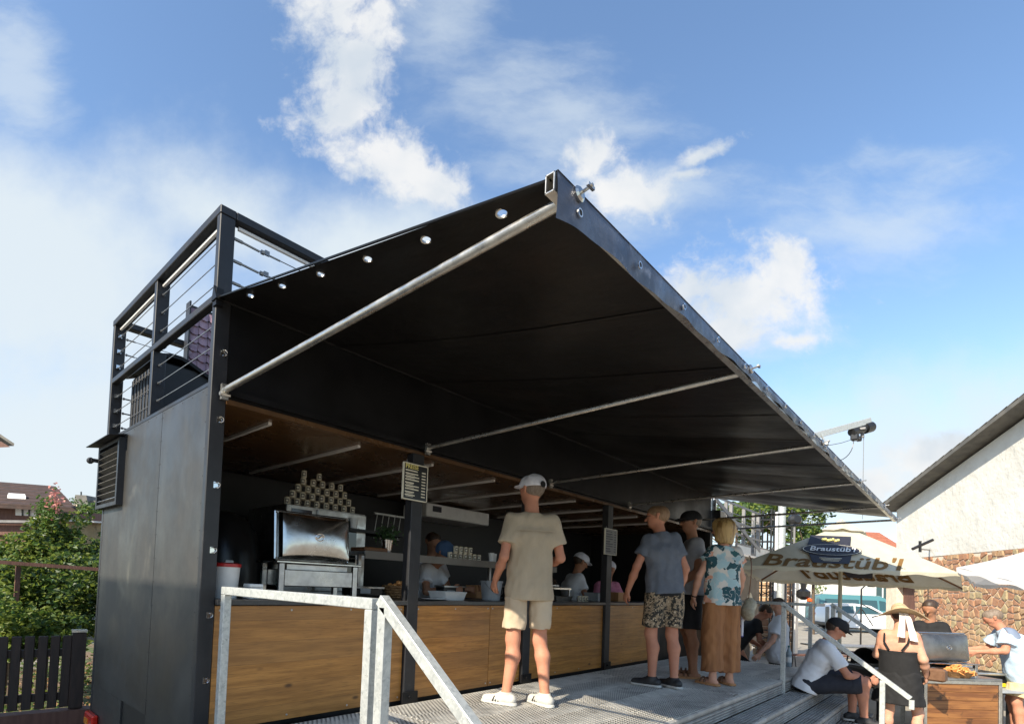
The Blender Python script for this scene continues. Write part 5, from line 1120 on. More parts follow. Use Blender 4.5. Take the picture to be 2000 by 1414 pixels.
for k in range(60):
    a = rb_.uniform(0, 6.28); r_ = rb_.uniform(0, .15); z = .05+.10*(1-r_/.15)*rb_.uniform(.4, 1); p = c_+Vector((r_*math.cos(a)*1.25, r_*math.sin(a), z)); q.box(p, (.06, .045, .008), Matrix.Rotation(rb_.uniform(0, 6), 3, Vector((rb_.uniform(-1, 1), rb_.uniform(-1, 1), rb_.uniform(-1, 1)))))
q.build('snacks', M['chips'], sb)['kind'] = 'stuff'
c_ = gp(.16, .12); put(MB().lathe([(.06, 0), (.07, .05), (.065, .05), (.05, .01)], c_, 18).build('dip_bowl', M['canvas'], smooth=True), 'cream bowl at the left end of the grill trolley', 'bowl')
c_ = gp(.30, .12); put(MB().box(c_+Vector((0, 0, .02)), (.14, .10, .03), Matrix.Rotation(-.7, 3, 'Z')).build('napkin_pack', M['white'], bevel=.004), 'white napkin pack between bowl and snack basket', 'napkins')
c_ = D(1945, 1336, 7.2); put(MB().box(c_, (.16, .12, .05), Matrix.Rotation(-.7, 3, 'Z')).build('yellow_box', M['yellow'], bevel=.006), 'yellow box on the side table in front of the old man', 'box')
st = thing('side_table', 'low grey side table right of the grill trolley', 'table', (c_.x, c_.y, G))
MB().box(c_-Vector((0, 0, .045)), (.9, .6, .03), Matrix.Rotation(-.7, 3, 'Z')).build('table_top', M['gplast'], st)
for sx in (-1, 1):
    for sy in (-1, 1): p = c_+Matrix.Rotation(-.7, 3, 'Z') @ Vector((sx*.4, sy*.25, 0)); MB().bb(p.x-.015, p.x+.015, p.y-.015, p.y+.015, G, c_.z-.06).build('leg', M['steelb'], st)
# long barbecue behind the seated man
bq = thing('barbecue', 'black trough barbecue with steel tubes behind the seated man', 'barbecue', (0, 0, 0))
MB().bb(0, 1.9, 0, .6, .55, .80).build('trough', M['gridge'], bq, bevel=.02)
for y in (-.05, .65): MB().tube((-.05, y, .82), (1.95, y, .82), .018, 8).build('side_tube', M['alu'], bq, smooth=True)
for k in range(16): MB().tube((.06+k*.115, .02, .81), (.06+k*.115, .58, .81), .006, 5).build('grate_bar', M['steelb'], bq)
for x in (.08, 1.78):
    for y in (.03, .53): MB().bb(x, x+.04, y, y+.04, 0, .549).build('leg', M['gridge'], bq)
MB().grid(lambda u, v: (.1+u*1.0, .3-.28*math.cos(math.pi*v), .82+.24*math.sin(math.pi*v)), 6, 10, thick=(0, 0, .008)).build('half_lid', M['gridge'], bq, smooth=True)
bq.location = (7.9, -2.2, G); bq.rotation_euler = (0, 0, math.radians(-46))
for k, (px, py, dd, lab) in enumerate(((1660, 1318, 9.6, 'long beer table with pale top behind the barbecue'), (1600, 1318, 11.0, 'farther beer table standing in front of the white car'))):
    t = thing('beer_table', lab, 'table', (0, 0, 0))
    for j in range(2): MB().bb(0, 2.2, j*.26, j*.26+.25, .73, .76).build('table_board', M['brownwood'] if k == 0 else M['steelb'], t, bevel=.003)
    for x in (.25, 1.9): 
        MB().tube((x, .05, 0), (x, .2, .72), .014, 6).tube((x, .46, 0), (x, .3, .72), .014, 6).tube((x, .12, .3), (x, .4, .3), .012, 6).build('folding_leg', M['gridge'], t)
    for y in (-.55, .85): 
        MB().bb(0, 2.2, y, y+.24, .44, .465).build('bench_board', M['brownwood'], t)
        for x in (.25, 1.9): MB().tube((x, y+.03, 0), (x, y+.1, .43), .012, 6).tube((x, y+.21, 0), (x, y+.14, .43), .012, 6).build('bench_leg', M['gridge'], t)
    p = D(px, py, dd); t.location = (p.x, p.y, G); t.rotation_euler = (0, 0, math.radians(-38))
bt = thing('water_bottle', 'clear plastic bottle standing on the far end of the platform', 'bottle', (7.33, -1.34, 0))
MB().lathe([(.032, 0), (.036, .02), (.036, .15), (.033, .155), (.036, .16), (.034, .19), (.014, .24), (.013, .26)], (7.33, -1.34, 0), 16).build('flask', M['bottle'], bt, smooth=True)
MB().lathe([(.016, .26), (.016, .285)], (7.33, -1.34, 0), 12).build('cap', M['vanteal'], bt); MB().lathe([(.0365, .06), (.0365, .13)], (7.33, -1.34, 0), 16, cap=False).build('label', M['white'], bt)

# cream beer parasol
uA, uB, uC, uD = D(1437, 1103, 8.0), D(1876, 1120, 8.0), D(1880, 1148, 9.9), D(1487, 1131, 9.9)
uP = D(1643, 1026, 8.9)
um = thing('parasol', 'large square cream parasol with brown beer lettering and a dark oval badge', 'parasol', (uP.x, uP.y, G))
def panel(a, c, top, vt=0., n=14, sag=.0):
    def f(u, v):
        p = (a*(1-u)+c*u)*(1-v)+top*v; return p-Vector((0, 0, sag*math.sin(math.pi*v)*1.0*(.35+.65*math.sin(math.pi*u)))) + Vector((0, 0, (.012 if sag else 0)*math.sin(u*19)*(1-v)))
    return f
for a, c in ((uA, uB), (uB, uC), (uC, uD), (uD, uA)):
    MB().grid(panel(a, c, uP), 16, 12).build('canopy_panel', M['canvas'], um, smooth=True)
    MB().grid(lambda u, v: (a*(1-u)+c*u)-Vector((0, 0, v*(.05+.015*math.sin(u*37)))), 40, 2).build('canopy_edge', M['canvas'], um, smooth=True)
    MB().tube(uP-Vector((0, 0, .1)), a-Vector((0, 0, .015)), .014, 6).build('rib', M['tablewood'], um)
    e_ = (a*.82+uP*.18); f2 = (c*.82+uP*.18)
vt = [uP*.80+x*.20+Vector((0, 0, .05)) for x in (uA, uB, uC, uD)]
for a, c in ((0, 1), (1, 2), (2, 3), (3, 0)):
    MB().grid(lambda u, v: (vt[a]*(1-u)+vt[c]*u)*(1-v)+(uP+Vector((0, 0, .10)))*v+Vector((0, 0, (.035*max(0, 1-abs(u-.5)*5))*(1-v))), 14, 4).build('vent_cap', M['canvas'], um, smooth=True)
pb = D(1630, 1300, 9.0); MB().tube((uP.x, uP.y, G+.1), (uP.x, uP.y, uP.z+.1), .028, 12).build('pole', M['canvas'], um, smooth=True)
MB().bb(uP.x-.3, uP.x+.3, uP.y-.3, uP.y+.3, G+.005, G+.1).build('base', M['gridge'], um, bevel=.02)
def on_panel(a, c, top, px, py, lift=.02):
    n_ = (c-a).cross(top-a).normalized(); 
    if n_.z < 0: n_ = -n_
    d = ray(px, py); t = (a-EYE).dot(n_)/d.dot(n_); return EYE+d*t+n_*lift, n_
def flatten(o, fsurf, lift):   # drop lettering vertices on to the sagging cloth
    pass
xd = (uB-uA).normalized()
nA = (uB-uA).cross(uP-uA).normalized(); nA = nA if nA.z > 0 else -nA
yd = nA.cross(xd)
midA = (uA+uB)/2
yd = (uP-midA).normalized()
def sagged(o): pass
def skew(o, x, y): mm = Matrix((x, y, x.cross(y).normalized())).transposed().to_4x4(); mm.translation = o; return mm
c1_, _ = on_panel(uA, uB, uP, 1622, 1099, .010)
sagged(text("Braustüb'l", .44, M['brownink'], um, skew(c1_, xd, yd), 'lettering', bold=.016, shear=.28, sx=1.18))
c2_, _ = on_panel(uA, uB, uP, 1622, 1077, .022)
def plate(pts, mt, lift, nm):
    q = MB(); P_ = [c2_+xd*x+yd*y+nA*lift for x, y in pts]; q.prism(P_, nA*.004); o = q.build(nm, M[mt], um); sagged(o); return o
ell = lambda rx, ry, n=40: [(rx*math.cos(2*math.pi*k/n), ry*math.sin(2*math.pi*k/n)) for k in range(n)]
plate([(-.30, .42), (.34, .42), (.30, .14), (-.36, .14)], 'navy', .004, 'badge_upper')
plate([(-.36, -.05), (.32, -.05), (.24, -.36), (-.30, -.36)], 'navy', .004, 'badge_lower')
plate(ell(.46, .165), 'navy', .012, 'badge_oval')
def ringp(rx, ry, w_, mt, lift, nm):
    q = MB(); n = 40
    for k in range(n):
        a0, a1 = 2*math.pi*k/n, 2*math.pi*(k+1)/n
        p = [c2_+xd*(rx*f*math.cos(a))+yd*(ry*f*math.sin(a))+nA*lift for f, a in ((1, a0), (1, a1), (1-w_, a1), (1-w_, a0))]; q.add(p, [(0, 1, 2, 3)])
    o = q.build(nm, M[mt], um); sagged(o)
ringp(.445, .152, .035, 'print', .018, 'badge_ring')
sagged(text("Braustüb'l", .175, M['white'], um, skew(c2_+nA*.026, xd, yd), 'badge_lettering', bold=.014, shear=.25, sx=1.0))
# small crown-like emblem above the oval, thin lines below
q = MB()
for k in range(7): q.box(c2_+xd*(-.12+k*.04)+yd*(.28+.02*math.sin(k*2.1))+nA*.012, (.03, .03, .05), Matrix((xd, nA, yd)).transposed())
o = q.build('badge_emblem', M['yprint'], um); sagged(o); q = MB()
for k in range(3): q.box(c2_+yd*(-.23-.035*k)-xd*.03+nA*.012, (.34-.05*k, .004, .008), Matrix((xd, nA, yd)).transposed())
o = q.build('badge_lines', M['print'], um); sagged(o)
# the same lettering on the far panel, seen through from the inside
xd2 = (uD-uC).normalized(); n2 = (uD-uC).cross(uP-uC).normalized(); n2 = n2 if n2.z > 0 else -n2; yd2 = (uP-(uC+uD)/2).normalized()
cf = (uC+uD)/2+yd2*.27
text("Braustüb'l", .44, M['brownink'], um, skew(cf, xd2, yd2), 'far_lettering', bold=.016, shear=.28, sx=1.12, ext=.022)
MB().prism([cf+xd2*x+yd2*y-n2*.03 for x, y in ((-.26, .16), (.26, .16), (.22, -.04), (-.22, -.04))], n2*.05).build('far_badge', M['navy'], um)

wu = thing('white_parasol', 'white parasol cut by the right edge of the picture next to the cream one', 'parasol', (0, 0, 0))
wA, wB, wC, wP = D(1868, 1108, 7.6), D(2120, 1172, 6.6), D(2140, 1150, 9.4), D(2060, 1058, 8.0)
wD = D(1905, 1140, 9.8)
for a, c in ((wA, wB), (wB, wC), (wC, wD), (wD, wA)):
    MB().grid(panel(a, c, wP, sag=.09), 14, 10).build('canopy_panel', M['wcanvas'], wu, smooth=True)
    MB().grid(lambda u, v: (a*(1-u)+c*u)-Vector((0, 0, v*(.06+.02*math.sin(u*23)))), 30, 2).build('canopy_edge', M['wcanvas'], wu, smooth=True)
MB().tube((wP.x, wP.y, G), (wP.x, wP.y, wP.z), .025, 10).build('pole', M['alu'], wu, smooth=True)

# ------------------------------------------------------------------ stone barn on the right
w1 = D(1811, 1084, 16.2); w2 = D(2000, 1066, 12.7)
ws = Vector((w2.x-w1.x, w2.y-w1.y, 0)).normalized(); wn = Vector((-ws.y, ws.x, 0)); wn = wn if wn.dot(EYE-w1) > 0 else -wn
W0 = Vector((w1.x, w1.y, 0))
def wp(s_, z, o=0): return W0+ws*s_+wn*o+Vector((0, 0, z))
bn = thing('stone_barn', 'barn with white plastered gable above a rubble stone wall and a brown door', 'barn', tuple(wp(2, G)))
zst = 2.30; s0, s1 = -1.62, 6.6
OV = .45
def _rk(px, py):
    d_ = ray(px, py); t_ = ((W0+wn*OV)-EYE).dot(wn)/d_.dot(wn); p_ = EYE+d_*t_; return ((p_-W0).dot(ws), p_.z)
_c = np.polyfit(*zip(*[_rk(*p) for p in ((1732, 976), (1850, 891), (2000, 768))]), 1)
def rake(s_): return float(np.polyval(_c, max(-2.4, min(5, s_))))-.06+max(0, s_-5)*.3
q = MB(); sseg = [s0+(s1-s0)*k/24 for k in range(25)]
q.prism([wp(s0, zst, -.35), wp(s1, zst, -.35)]+[wp(x, rake(x)-.1, -.35) for x in sseg[::-1]], wn*.35).build('gable_wall', M['plaster'], bn)
d0, d1 = -1.58, -.62
q = MB(); q.prism([wp(d1+.02, G, -.35), wp(s1, G, -.35), wp(s1, zst-.003, -.35), wp(d1+.02, zst-.003, -.35)], wn*.33); q.prism([wp(d0-.04, 1.42, -.35), wp(d1+.019, 1.42, -.35), wp(d1+.019, zst-.003, -.35), wp(d0-.04, zst-.003, -.35)], wn*.33)
q.prism([wp(s0-.6, G, -.35), wp(d0-.041, G, -.35), wp(d0-.041, zst-.003, -.35), wp(s0-.6, zst-.003, -.35)], wn*.33).build('mortar_wall', M['mortar'], bn)
# rubble stones: cells of a jittered grid, each one its own piece
def clip(poly, p, n_):
    out = []
    for i in range(len(poly)):
        a, c = poly[i], poly[(i+1) % len(poly)]; da = (a[0]-p[0])*n_[0]+(a[1]-p[1])*n_[1]; dc = (c[0]-p[0])*n_[0]+(c[1]-p[1])*n_[1]
        if da <= 0: out.append(a)
        if (da < 0) != (dc < 0): t = da/(da-dc); out.append((a[0]+(c[0]-a[0])*t, a[1]+(c[1]-a[1])*t))
    return out
rs = random.Random(12); seeds = []; cells = []
cw_, ch_ = .215, .155
nx_, nz_ = int((4.3+.62)/cw_)+1, int((zst-G)/ch_)
for i in range(-1, nx_+1):
    for j in range(-1, nz_+1): seeds.append((d1+.02+(i+.5+rs.uniform(-.42, .42))*cw_, G+(j+.5+rs.uniform(-.42, .42))*ch_))
ns = 0
for sx_, sz_ in seeds:
    if not (d1+.03 < sx_ < 4.3 and G < sz_ < zst-.03): continue
    poly = [(sx_-.3, sz_-.3), (sx_+.3, sz_-.3), (sx_+.3, sz_+.3), (sx_-.3, sz_+.3)]
    for tx, tz_ in seeds:
        dx, dz_ = tx-sx_, tz_-sz_
        if (dx or dz_) and abs(dx) < .65 and abs(dz_) < .6:
            L = math.hypot(dx, dz_); mg = .017
            poly = clip(poly, (sx_+dx/2-dx/L*mg, sz_+dz_/2-dz_/L*mg), (dx/L, dz_/L))
            if not poly: break
    if poly: poly = clip(clip(clip(poly, (d1+.03, 0), (-1, 0)), (0, zst-.008), (0, 1)), (0, G+.01), (0, -1)) 
    if len(poly) < 3: continue
    c0 = (sum(p[0] for p in poly)/len(poly), sum(p[1] for p in poly)/len(poly)); n = len(poly); th = rs.uniform(.012, .032)
    sh2 = [(c0[0]+(p[0]-c0[0])*.8, c0[1]+(p[1]-c0[1])*.8) for p in poly]
    q = MB(); q.add([wp(p[0], p[1], -.02) for p in poly]+[wp(p[0], p[1], th*.55-.01) for p in poly]+[wp(p[0], p[1], th-.012) for p in sh2], [tuple(range(2*n, 3*n))]+[(i, (i+1) % n, n+(i+1) % n, n+i) for i in range(n)]+[(n+i, n+(i+1) % n, 2*n+(i+1) % n, 2*n+i) for i in range(n)])
    cells.append((sx_, q, rs.choice([0, 0, 1, 1, 2])))
cells.sort(key=lambda c_: -c_[0]); smt = [M['stoneA'], M['stoneB'], M['stoneC']]
for sx_, q, k in cells[:290]: q.build('stone', smt[k], bn)
rest = MB()
for sx_, q, k in cells[290:]: rest.add(q.v, q.f, k)
rest.build('stone_infill', smt, bn)['kind'] = 'stuff'
dr = None
for k in range(6): 
    x0 = d0+k*(d1-d0)/6; q = MB(); q.prism([wp(x0+.004, G+.02, -.22), wp(x0+(d1-d0)/6-.004, G+.02, -.22), wp(x0+(d1-d0)/6-.004, 1.41, -.22), wp(x0+.004, 1.41, -.22)], wn*.03); q.build('door_board', M['brownwood'], bn)
MB().tube(wp(-.72, .35, -.17), wp(-.72, .48, -.17), .012, 8).build('door_handle', M['chrome'], bn)
# roof slab with soffit, edge board, verge tiles
q = MB(); 
for k in range(24):
    a, c = sseg[k], sseg[k+1]
    q.add([wp(a, rake(a)-.02, OV), wp(c, rake(c)-.02, OV), wp(c, rake(c)-.02, -7), wp(a, rake(a)-.02, -7), wp(a, rake(a)+.06, OV), wp(c, rake(c)+.06, OV), wp(c, rake(c)+.06, -7), wp(a, rake(a)+.06, -7)], [(0, 3, 2, 1), (4, 5, 6, 7), (0, 1, 5, 4), (2, 3, 7, 6)])
q.prism([wp(s0-.35, rake(s0-.35)-.02, OV), wp(s0, rake(s0)-.02, OV), wp(s0, rake(s0)+.06, OV), wp(s0-.35, rake(s0-.35)+.06, OV)], wn*-7.6).build('roof', M['roofgrey'], bn)
for k in range(26):
    a = s0-.35+k*.32; c = a+.31; q = MB(); q.prism([wp(a, rake(a)+.061, OV+.01), wp(c, rake(c)+.085, OV+.01), wp(c, rake(c)+.10, OV+.01), wp(a, rake(a)+.085, OV+.01)], wn*-.35).build('verge_tile', M['roofgrey'], bn)
q = MB()
for k in range(24):
    a, c = sseg[k], sseg[k+1]; q.prism([wp(a, rake(a)-.05, OV+.02), wp(c, rake(c)-.05, OV+.02), wp(c, rake(c)+.05, OV+.02), wp(a, rake(a)+.05, OV+.02)], wn*-.03)
q.build('barge_board', M['roofgrey'], bn)
q = MB(); q.prism([wp(s0, G, -.36), wp(s0, G, -7), wp(s0, rake(s0)-.03, -7), wp(s0, rake(s0)-.03, -.36)], ws*.3).build('side_wall', M['plaster'], bn)
bk_ = thing('lamp_bracket', 'dark metal bracket arm fixed to the barn wall above the parasol', 'bracket', tuple(wp(-.4, 2.6)))
a = onZ(1790, 1075, 2.5); MB().tube(D(1782, 1072, 13.5), D(1822, 1054, 13.5), .035, 8).tube(D(1797, 1078, 13.5), D(1797, 1056, 13.5), .03, 8).tube(D(1797, 1072, 13.5), wp(.1, 2.5, 0), .02, 6).build('arm', M['gridge'], bk_)

# ------------------------------------------------------------------ second trailer with roof rails
t2 = thing('second_trailer', 'taupe food trailer with oval cream emblems and a scaffold railing on its roof', 'food trailer', (13, 1.5, G))
tx0, tx1, ty = 10.9, 14.55, .92
MB().bb(tx0, tx1, ty, 2.9, -.30, 1.50).build('body', M['trailer2'], t2, bevel=.02)
MB().bb(tx0, tx1+.05, ty-.02, ty-.001, -.32, -.22).build('sill', M['greyroof'], t2)
for k in range(5): MB().bb(tx0+.1, tx1-.1, ty-.014, ty-.001, .05+k*.19, .05+k*.19+.183).build('side_board', M['stoneC'] if False else M['trailer2'], t2, bevel=.003)
def ov(px, py, w_, h_):
    c_ = onY(px, py, ty-.016); q = MB(); q.prism([c_+Vector((w_*math.cos(2*math.pi*k/28), 0, h_*math.sin(2*math.pi*k/28))) for k in range(28)], (0, -.004, 0)); e = q.build('emblem', M['print'], t2)
    q = MB(); q.prism([c_+Vector((w_*.35*math.cos(2*math.pi*k/12), -.006, -h_*.3+h_*.25*math.sin(2*math.pi*k/12))) for k in range(12)], (0, -.003, 0)); q.bb(c_.x-w_*.8, c_.x+w_*.8, c_.y-.009, c_.y-.005, c_.z+.0, c_.z+.012); q.build('emblem_mark', M['trailer2'], e)
ov(1464, 1188, .28, .40)
for a_, c_ in (((1438, 1060), (1465, 1096)), ((1474, 1066), (1512, 1100))):
    a, c = onY(*a_, ty-.01), onY(*c_, ty-.01); w_ = MB().bb(a.x, c.x, ty-.03, ty-.002, c.z, a.z).build('window_frame', M['greyroof'], t2); MB().bb(a.x+.05, c.x-.05, ty-.034, ty-.0305, c.z+.04, a.z-.04).build('window_pane', M['whitew'], w_)
MB().lathe([(.24, 0), (.33, .01), (.34, .12), (.3, .18)], (13.2, ty-.10, G+.36), 20, (0, 1, 0)).build('wheel', M['rubber'], t2, smooth=True)
MB().path([(13.2+.46*math.cos(t), ty-.06, G+.36+.46*math.sin(t)) for t in np.linspace(0, math.pi, 13)], .035, 8).build('mudguard', M['alu'], t2, smooth=True)
MB().prism([(tx0, ty, 1.95), (tx0, ty-1.1, 1.66), (tx0, ty-1.1, 1.63), (tx0, ty, 1.90)], (tx1-tx0, 0, 0)).build('flap', M['greyroof'], t2)
MB().bb(tx0, tx1, ty, 2.9, 1.501, 2.0).build('upper_body', M['greyroof'], t2)
for x in (11.0, 12.0, 12.35, 13.3, 14.1, 14.5): MB().bb(x, x+.07, ty+.02, ty+.09, 2.0, 3.05).build('rail_post', M['greyroof'], t2)
for z in (2.35, 2.62, 3.03): MB().bb(11.0, 14.6, ty, ty+.019, z, z+.05).build('rail_bar', M['greyroof'], t2)
for k in range(8): MB().tube((11.0, ty+.05, 2.08+k*.11), (14.5, ty+.05, 2.08+k*.11), .008, 5).build('rail_wire', M['cable'], t2)
MB().beam((11.0, ty-.03, 3.0), (14.4, ty-.03, 2.1), .03, .09).build('brace', M['greyroof'], t2)
MB().bb(11.0, 14.5, 2.8, 2.86, 2.001, 2.9).build('rear_screen', M['greyroof'], t2)
tr = thing('lighting_truss', 'ladder-like lighting truss tower beside the second trailer', 'truss', (15, .6, G))
for px in (1503, 1543):
    p = D(px, 1200, 14.6); pts = [(p.x+a, p.y+c) for a, c in ((0, 0), (.28, 0), (.28, .28), (0, .28))]
    q = MB()
    for x, y in pts: q.tube((x, y, G), (x, y, 3.3), .022, 6)
    for k in range(13):
        for (x, y), (x2, y2) in zip(pts, pts[1:]+pts[:1]): q.tube((x, y, G+.2+k*.3), (x2, y2, G+.35+k*.3 if k % 2 else G+.2+k*.3), .013, 5)
    q.build('ladder_section', M['gridge'], tr)
p = D(1522, 1100, 14.9); put(MB().bb(p.x-.14, p.x+.14, p.y-.1, p.y+.1, G, 3.25).build('white_pillar', M['white'], bevel=.01), 'white square pillar rising between the two truss legs', 'pillar')
sp_ = thing('loudspeaker', 'round black loudspeaker on a stand above the cream parasol', 'loudspeaker', (14, 0, 2))
p = D(1552, 1015, 14.2); MB().lathe([(.05, -.12), (.15, -.06), (.155, .06), (.10, .13)], p, 18, (-.6, -.6, .1)).build('horn', M['gridge'], sp_, smooth=True); MB().tube(p-Vector((0, 0, .12)), (p.x, p.y, 1.0), .025, 8).build('stand', M['greyroof'], sp_)
sw_ = thing('hanging_speaker', 'black speaker box hanging under the awning at the far truck end', 'loudspeaker', (8.4, -.1, 1.95))
MB().prism([(8.27, -.12, 2.33), (8.5, -.12, 2.33), (8.55, -.12, 1.98), (8.32, -.12, 1.90)], (0, .2, 0)).build('box', M['gridge'], sw_, bevel=.01); MB().bb(8.27, 8.29, -.05, .05, 2.33, 2.5).build('bracket', M['alu'], sw_)
pl = thing('gate_pillar', 'sunlit orange-brown stone gate pillar beside the second trailer', 'pillar', (15, .5, G))
a, c = D(1492, 1140, 15.5), D(1527, 1140, 15.5); rs = random.Random(3)
MB().bb(min(a.x, c.x), max(a.x, c.x)+.2, c.y-.2, a.y+.2, G, 1.55).build('core', M['mortar'], pl)
for k in range(11):
    for j in range(2):
        yy = c.y-.19+j*.42; MB().bb(min(a.x, c.x)-.035, min(a.x, c.x)+.0, yy, yy+.38, G+.04+k*.21, G+.04+k*.21+.18).build('stone', M[rs.choice(['stoneA', 'stoneB'])], pl, bevel=.015)
        xx = min(a.x, c.x)+j*.33; MB().bb(xx, xx+.3, c.y-.235, c.y-.20, G+.04+k*.21, G+.04+k*.21+.18).build('stone', M[rs.choice(['stoneA', 'stoneB'])], pl, bevel=.015)
p = D(1532, 1140, 13.5); put(MB().bb(p.x-.05, p.x+.05, p.y-.05, p.y+.05, G, 1.6).build('grey_post', M['greyroof'], bevel=.005), 'slim grey steel post right of the stone gate pillar', 'post')
p = D(1553, 1180, 15.8); put(MB().bb(p.x-.18, p.x+.18, p.y-.05, p.y+.05, G, 1.9).build('banner_panel', M['white'], bevel=.01), 'narrow white banner panel beside the slim grey post', 'banner')
hk = thing('hanging_lantern', 'black round lantern with orange lens hanging left of the parasol pole', 'lantern', (12, -.4, 1.2))
p = D(1569, 1160, 11.5); MB().lathe([(.04, -.12), (.13, -.05), (.13, .06), (.05, .12)], p, 14).tube(p, p+Vector((0, 0, .55)), .05, 8).build('housing', M['gridge'], hk, smooth=True)
MB().lathe([(0, -.05), (.05, -.02), (.05, .02), (0, .05)], p+Vector((-.03, -.12, -.12)), 12).build('lens', M['orange'], hk, smooth=True)
# hoist on its boom
ho = thing('cable_hoist', 'grey boom with a dark electric cable hoist sticking out above the awning', 'hoist', (13, -1, G))
hA, hB = D(1530, 868, 11.2), D(1698, 822, 11.8)
MB().beam(hA, hB, .11, .13).build('boom', M['galv'], ho, bevel=.006)
hd = (hB-hA).normalized(); dn = Vector((0, 0, -1))
MB().tube(hB-hd*.52+dn*.14, hB-hd*.02+dn*.14, .085, 14).build('drum_housing', M['gridge'], ho, smooth=True)
MB().tube(hB-hd*.14+dn*.14, hB+hd*.05+dn*.14, .115, 16).build('motor_cover', M['gridge'], ho, smooth=True)
MB().box(hB-hd*.42+dn*.27, (.16, .14, .14)).box(hB-hd*.30+dn*.33, (.12, .1, .1)).build('gear_box', M['gridge'], ho, bevel=.02)
MB().box(hB-hd*.28+dn*.135-Rv*.0-Fv*.09, (.1, .1, .04)).box(hB-hd*.2+dn*.28, (.08, .06, .08)).build('data_plate', M['greyroof'], ho)
MB().tube(hB-hd*.16+dn*.2, hB-hd*.16+dn*2.1, .006, 6).build('rope', M['cable'], ho)
MB().path([hB-hd*.45+dn*(.33)+Vector((0, 0, -.35*math.sin(t*.9)))-hd*.28*t*t*.5 for t in np.linspace(0, 1.7, 8)], .008, 5).path([hB-hd*.5+dn*.30, hB-hd*.8+dn*.31, hA+hd*.3+dn*.22], .006, 5).build('power_cable', M['gridge'], ho)
MB().tube(hA, Vector((hA.x, hA.y, G)), .07, 12).build('mast', M['galv'], ho, smooth=True); p = D(1612, 866, 11.3); MB().box(p, (.12, .1, .06)).beam(p, D(1604, 848, 11.3), .03, .03).build('clamp', M['galv'], ho)

# ------------------------------------------------------------------ cars and houses far behind
def car(name, lab, cat, L, Wd, prof, glassprof, paint, px, py, d, ang, Hs=1):
    t = thing(name, lab, cat, (0, 0, 0)); hw = Wd/2
    q = MB(); n = len(prof)
    ys = [(-hw, .0), (-hw+.06, .04), (hw-.06, .04), (hw, 0)]
    def ring(y, ins): 
        cx_ = L/2; return [(x+(cx_-x)*ins*.25, y, .28+(z-.28)*(1-ins*.05) if z > .3 else z) for x, z in prof]
    def tumble(y, x, z): return y*(1-.16*max(0, (z-.9)/.7))
    vs = []
    for y, ins in ((-hw, 0.), (-hw+.08, -.12), (hw-.08, -.12), (hw, 0.)):
        vs += [(x+(L/2-x)*(-ins)*.0, tumble(y, x, z), z+(.02 if abs(y) < hw-.01 else 0)) for x, z in prof]
    fs = [(r*n+i, r*n+(i+1) % n, (r+1)*n+(i+1) % n, (r+1)*n+i) for r in range(3) for i in range(n)]+[tuple(range(n))[::-1], tuple(range(3*n, 4*n))]
    q.add(vs, fs); body = q.build('body', M[paint], t, smooth=True)
    for sg in (-1, 1):
        for g in glassprof:
            q = MB(); q.prism([(x, sg*(hw*(1-.16*max(0, (z-.9)/.7))+.004), z) for x, z in g], (0, -sg*.01, 0)); q.build('side_window', M['carglass'], t)
    for x in (L*.19, L*.80):
        for sg in (-1, 1):
            w_ = MB().lathe([(.22, -.02), (.31, -.01), (.32, .05), (.32, .17)], (x, sg*(hw+.012), .32), 20, (0, -sg, 0)).build('wheel', M['rubber'], t, smooth=True)
            MB().lathe([(.03, -.035), (.2, -.025), (.21, .0)], (x, sg*(hw+.012), .32), 16, (0, -sg, 0)).build('rim', M['alu'], w_)
    for sg in (-1, 1):
        MB().box((L-.10, sg*(hw-.2), .72), (.12, .26, .13)).build('headlight', M['strip'], t, bevel=.02); MB().box((.06, sg*(hw-.16), .85), (.08, .2, .16)).build('tail_light', M['tail'], t, bevel=.02)
    MB().bb(-.03, .10, -hw+.1, hw-.1, .3, .48).bb(L-.1, L+.03, -hw+.1, hw-.1, .28, .44).build('bumper', M['gridge'], t, bevel=.03)
    MB().bb(L*.30, L*.66, -hw-.006, -hw+.0, .62, .635).build('trim_strip', M['gridge'], t)
    p = D(px, py, d); t.location = (p.x, p.y, G); t.rotation_euler = (0, 0, ang); return t
hatch = [(.02, .3), (.0, .6), (.06, .95), (.22, 1.30), (.55, 1.46), (1.4, 1.50), (2.1, 1.42), (2.75, 1.02), (3.5, .90), (3.85, .72), (3.9, .45), (3.85, .28), (3.5, .26), (.4, .26)]
car('parked_car', 'white hatchback car parked in front of the teal van', 'car', 3.9, 1.66, hatch, [[(.42, 1.0), (.55, 1.34), (1.28, 1.40), (1.28, 1.0)], [(1.36, 1.0), (1.36, 1.40), (1.98, 1.34), (2.52, 1.0)]], 'carwhite', 1600, 1226, 29.5, math.radians(-56))
vanp = [(.02, .35), (.0, 1.1), (.08, 1.85), (.3, 1.98), (3.3, 1.98), (3.75, 1.72), (4.25, 1.15), (4.8, 1.0), (4.95, .75), (4.95, .35), (4.6, .3), (.4, .3)]
car('parked_van', 'teal passenger van parked behind the white hatchback', 'van', 4.95, 1.85, vanp, [[(.35, 1.15), (.38, 1.72), (1.1, 1.72), (1.1, 1.15)], [(1.22, 1.15), (1.22, 1.72), (2.15, 1.72), (2.15, 1.15)], [(2.28, 1.15), (2.28, 1.72), (3.1, 1.72), (3.1, 1.15)], [(3.2, 1.15), (3.2, 1.72), (3.5, 1.68), (3.98, 1.15)]], 'vanteal', 1585, 1226, 33, math.radians(-56))
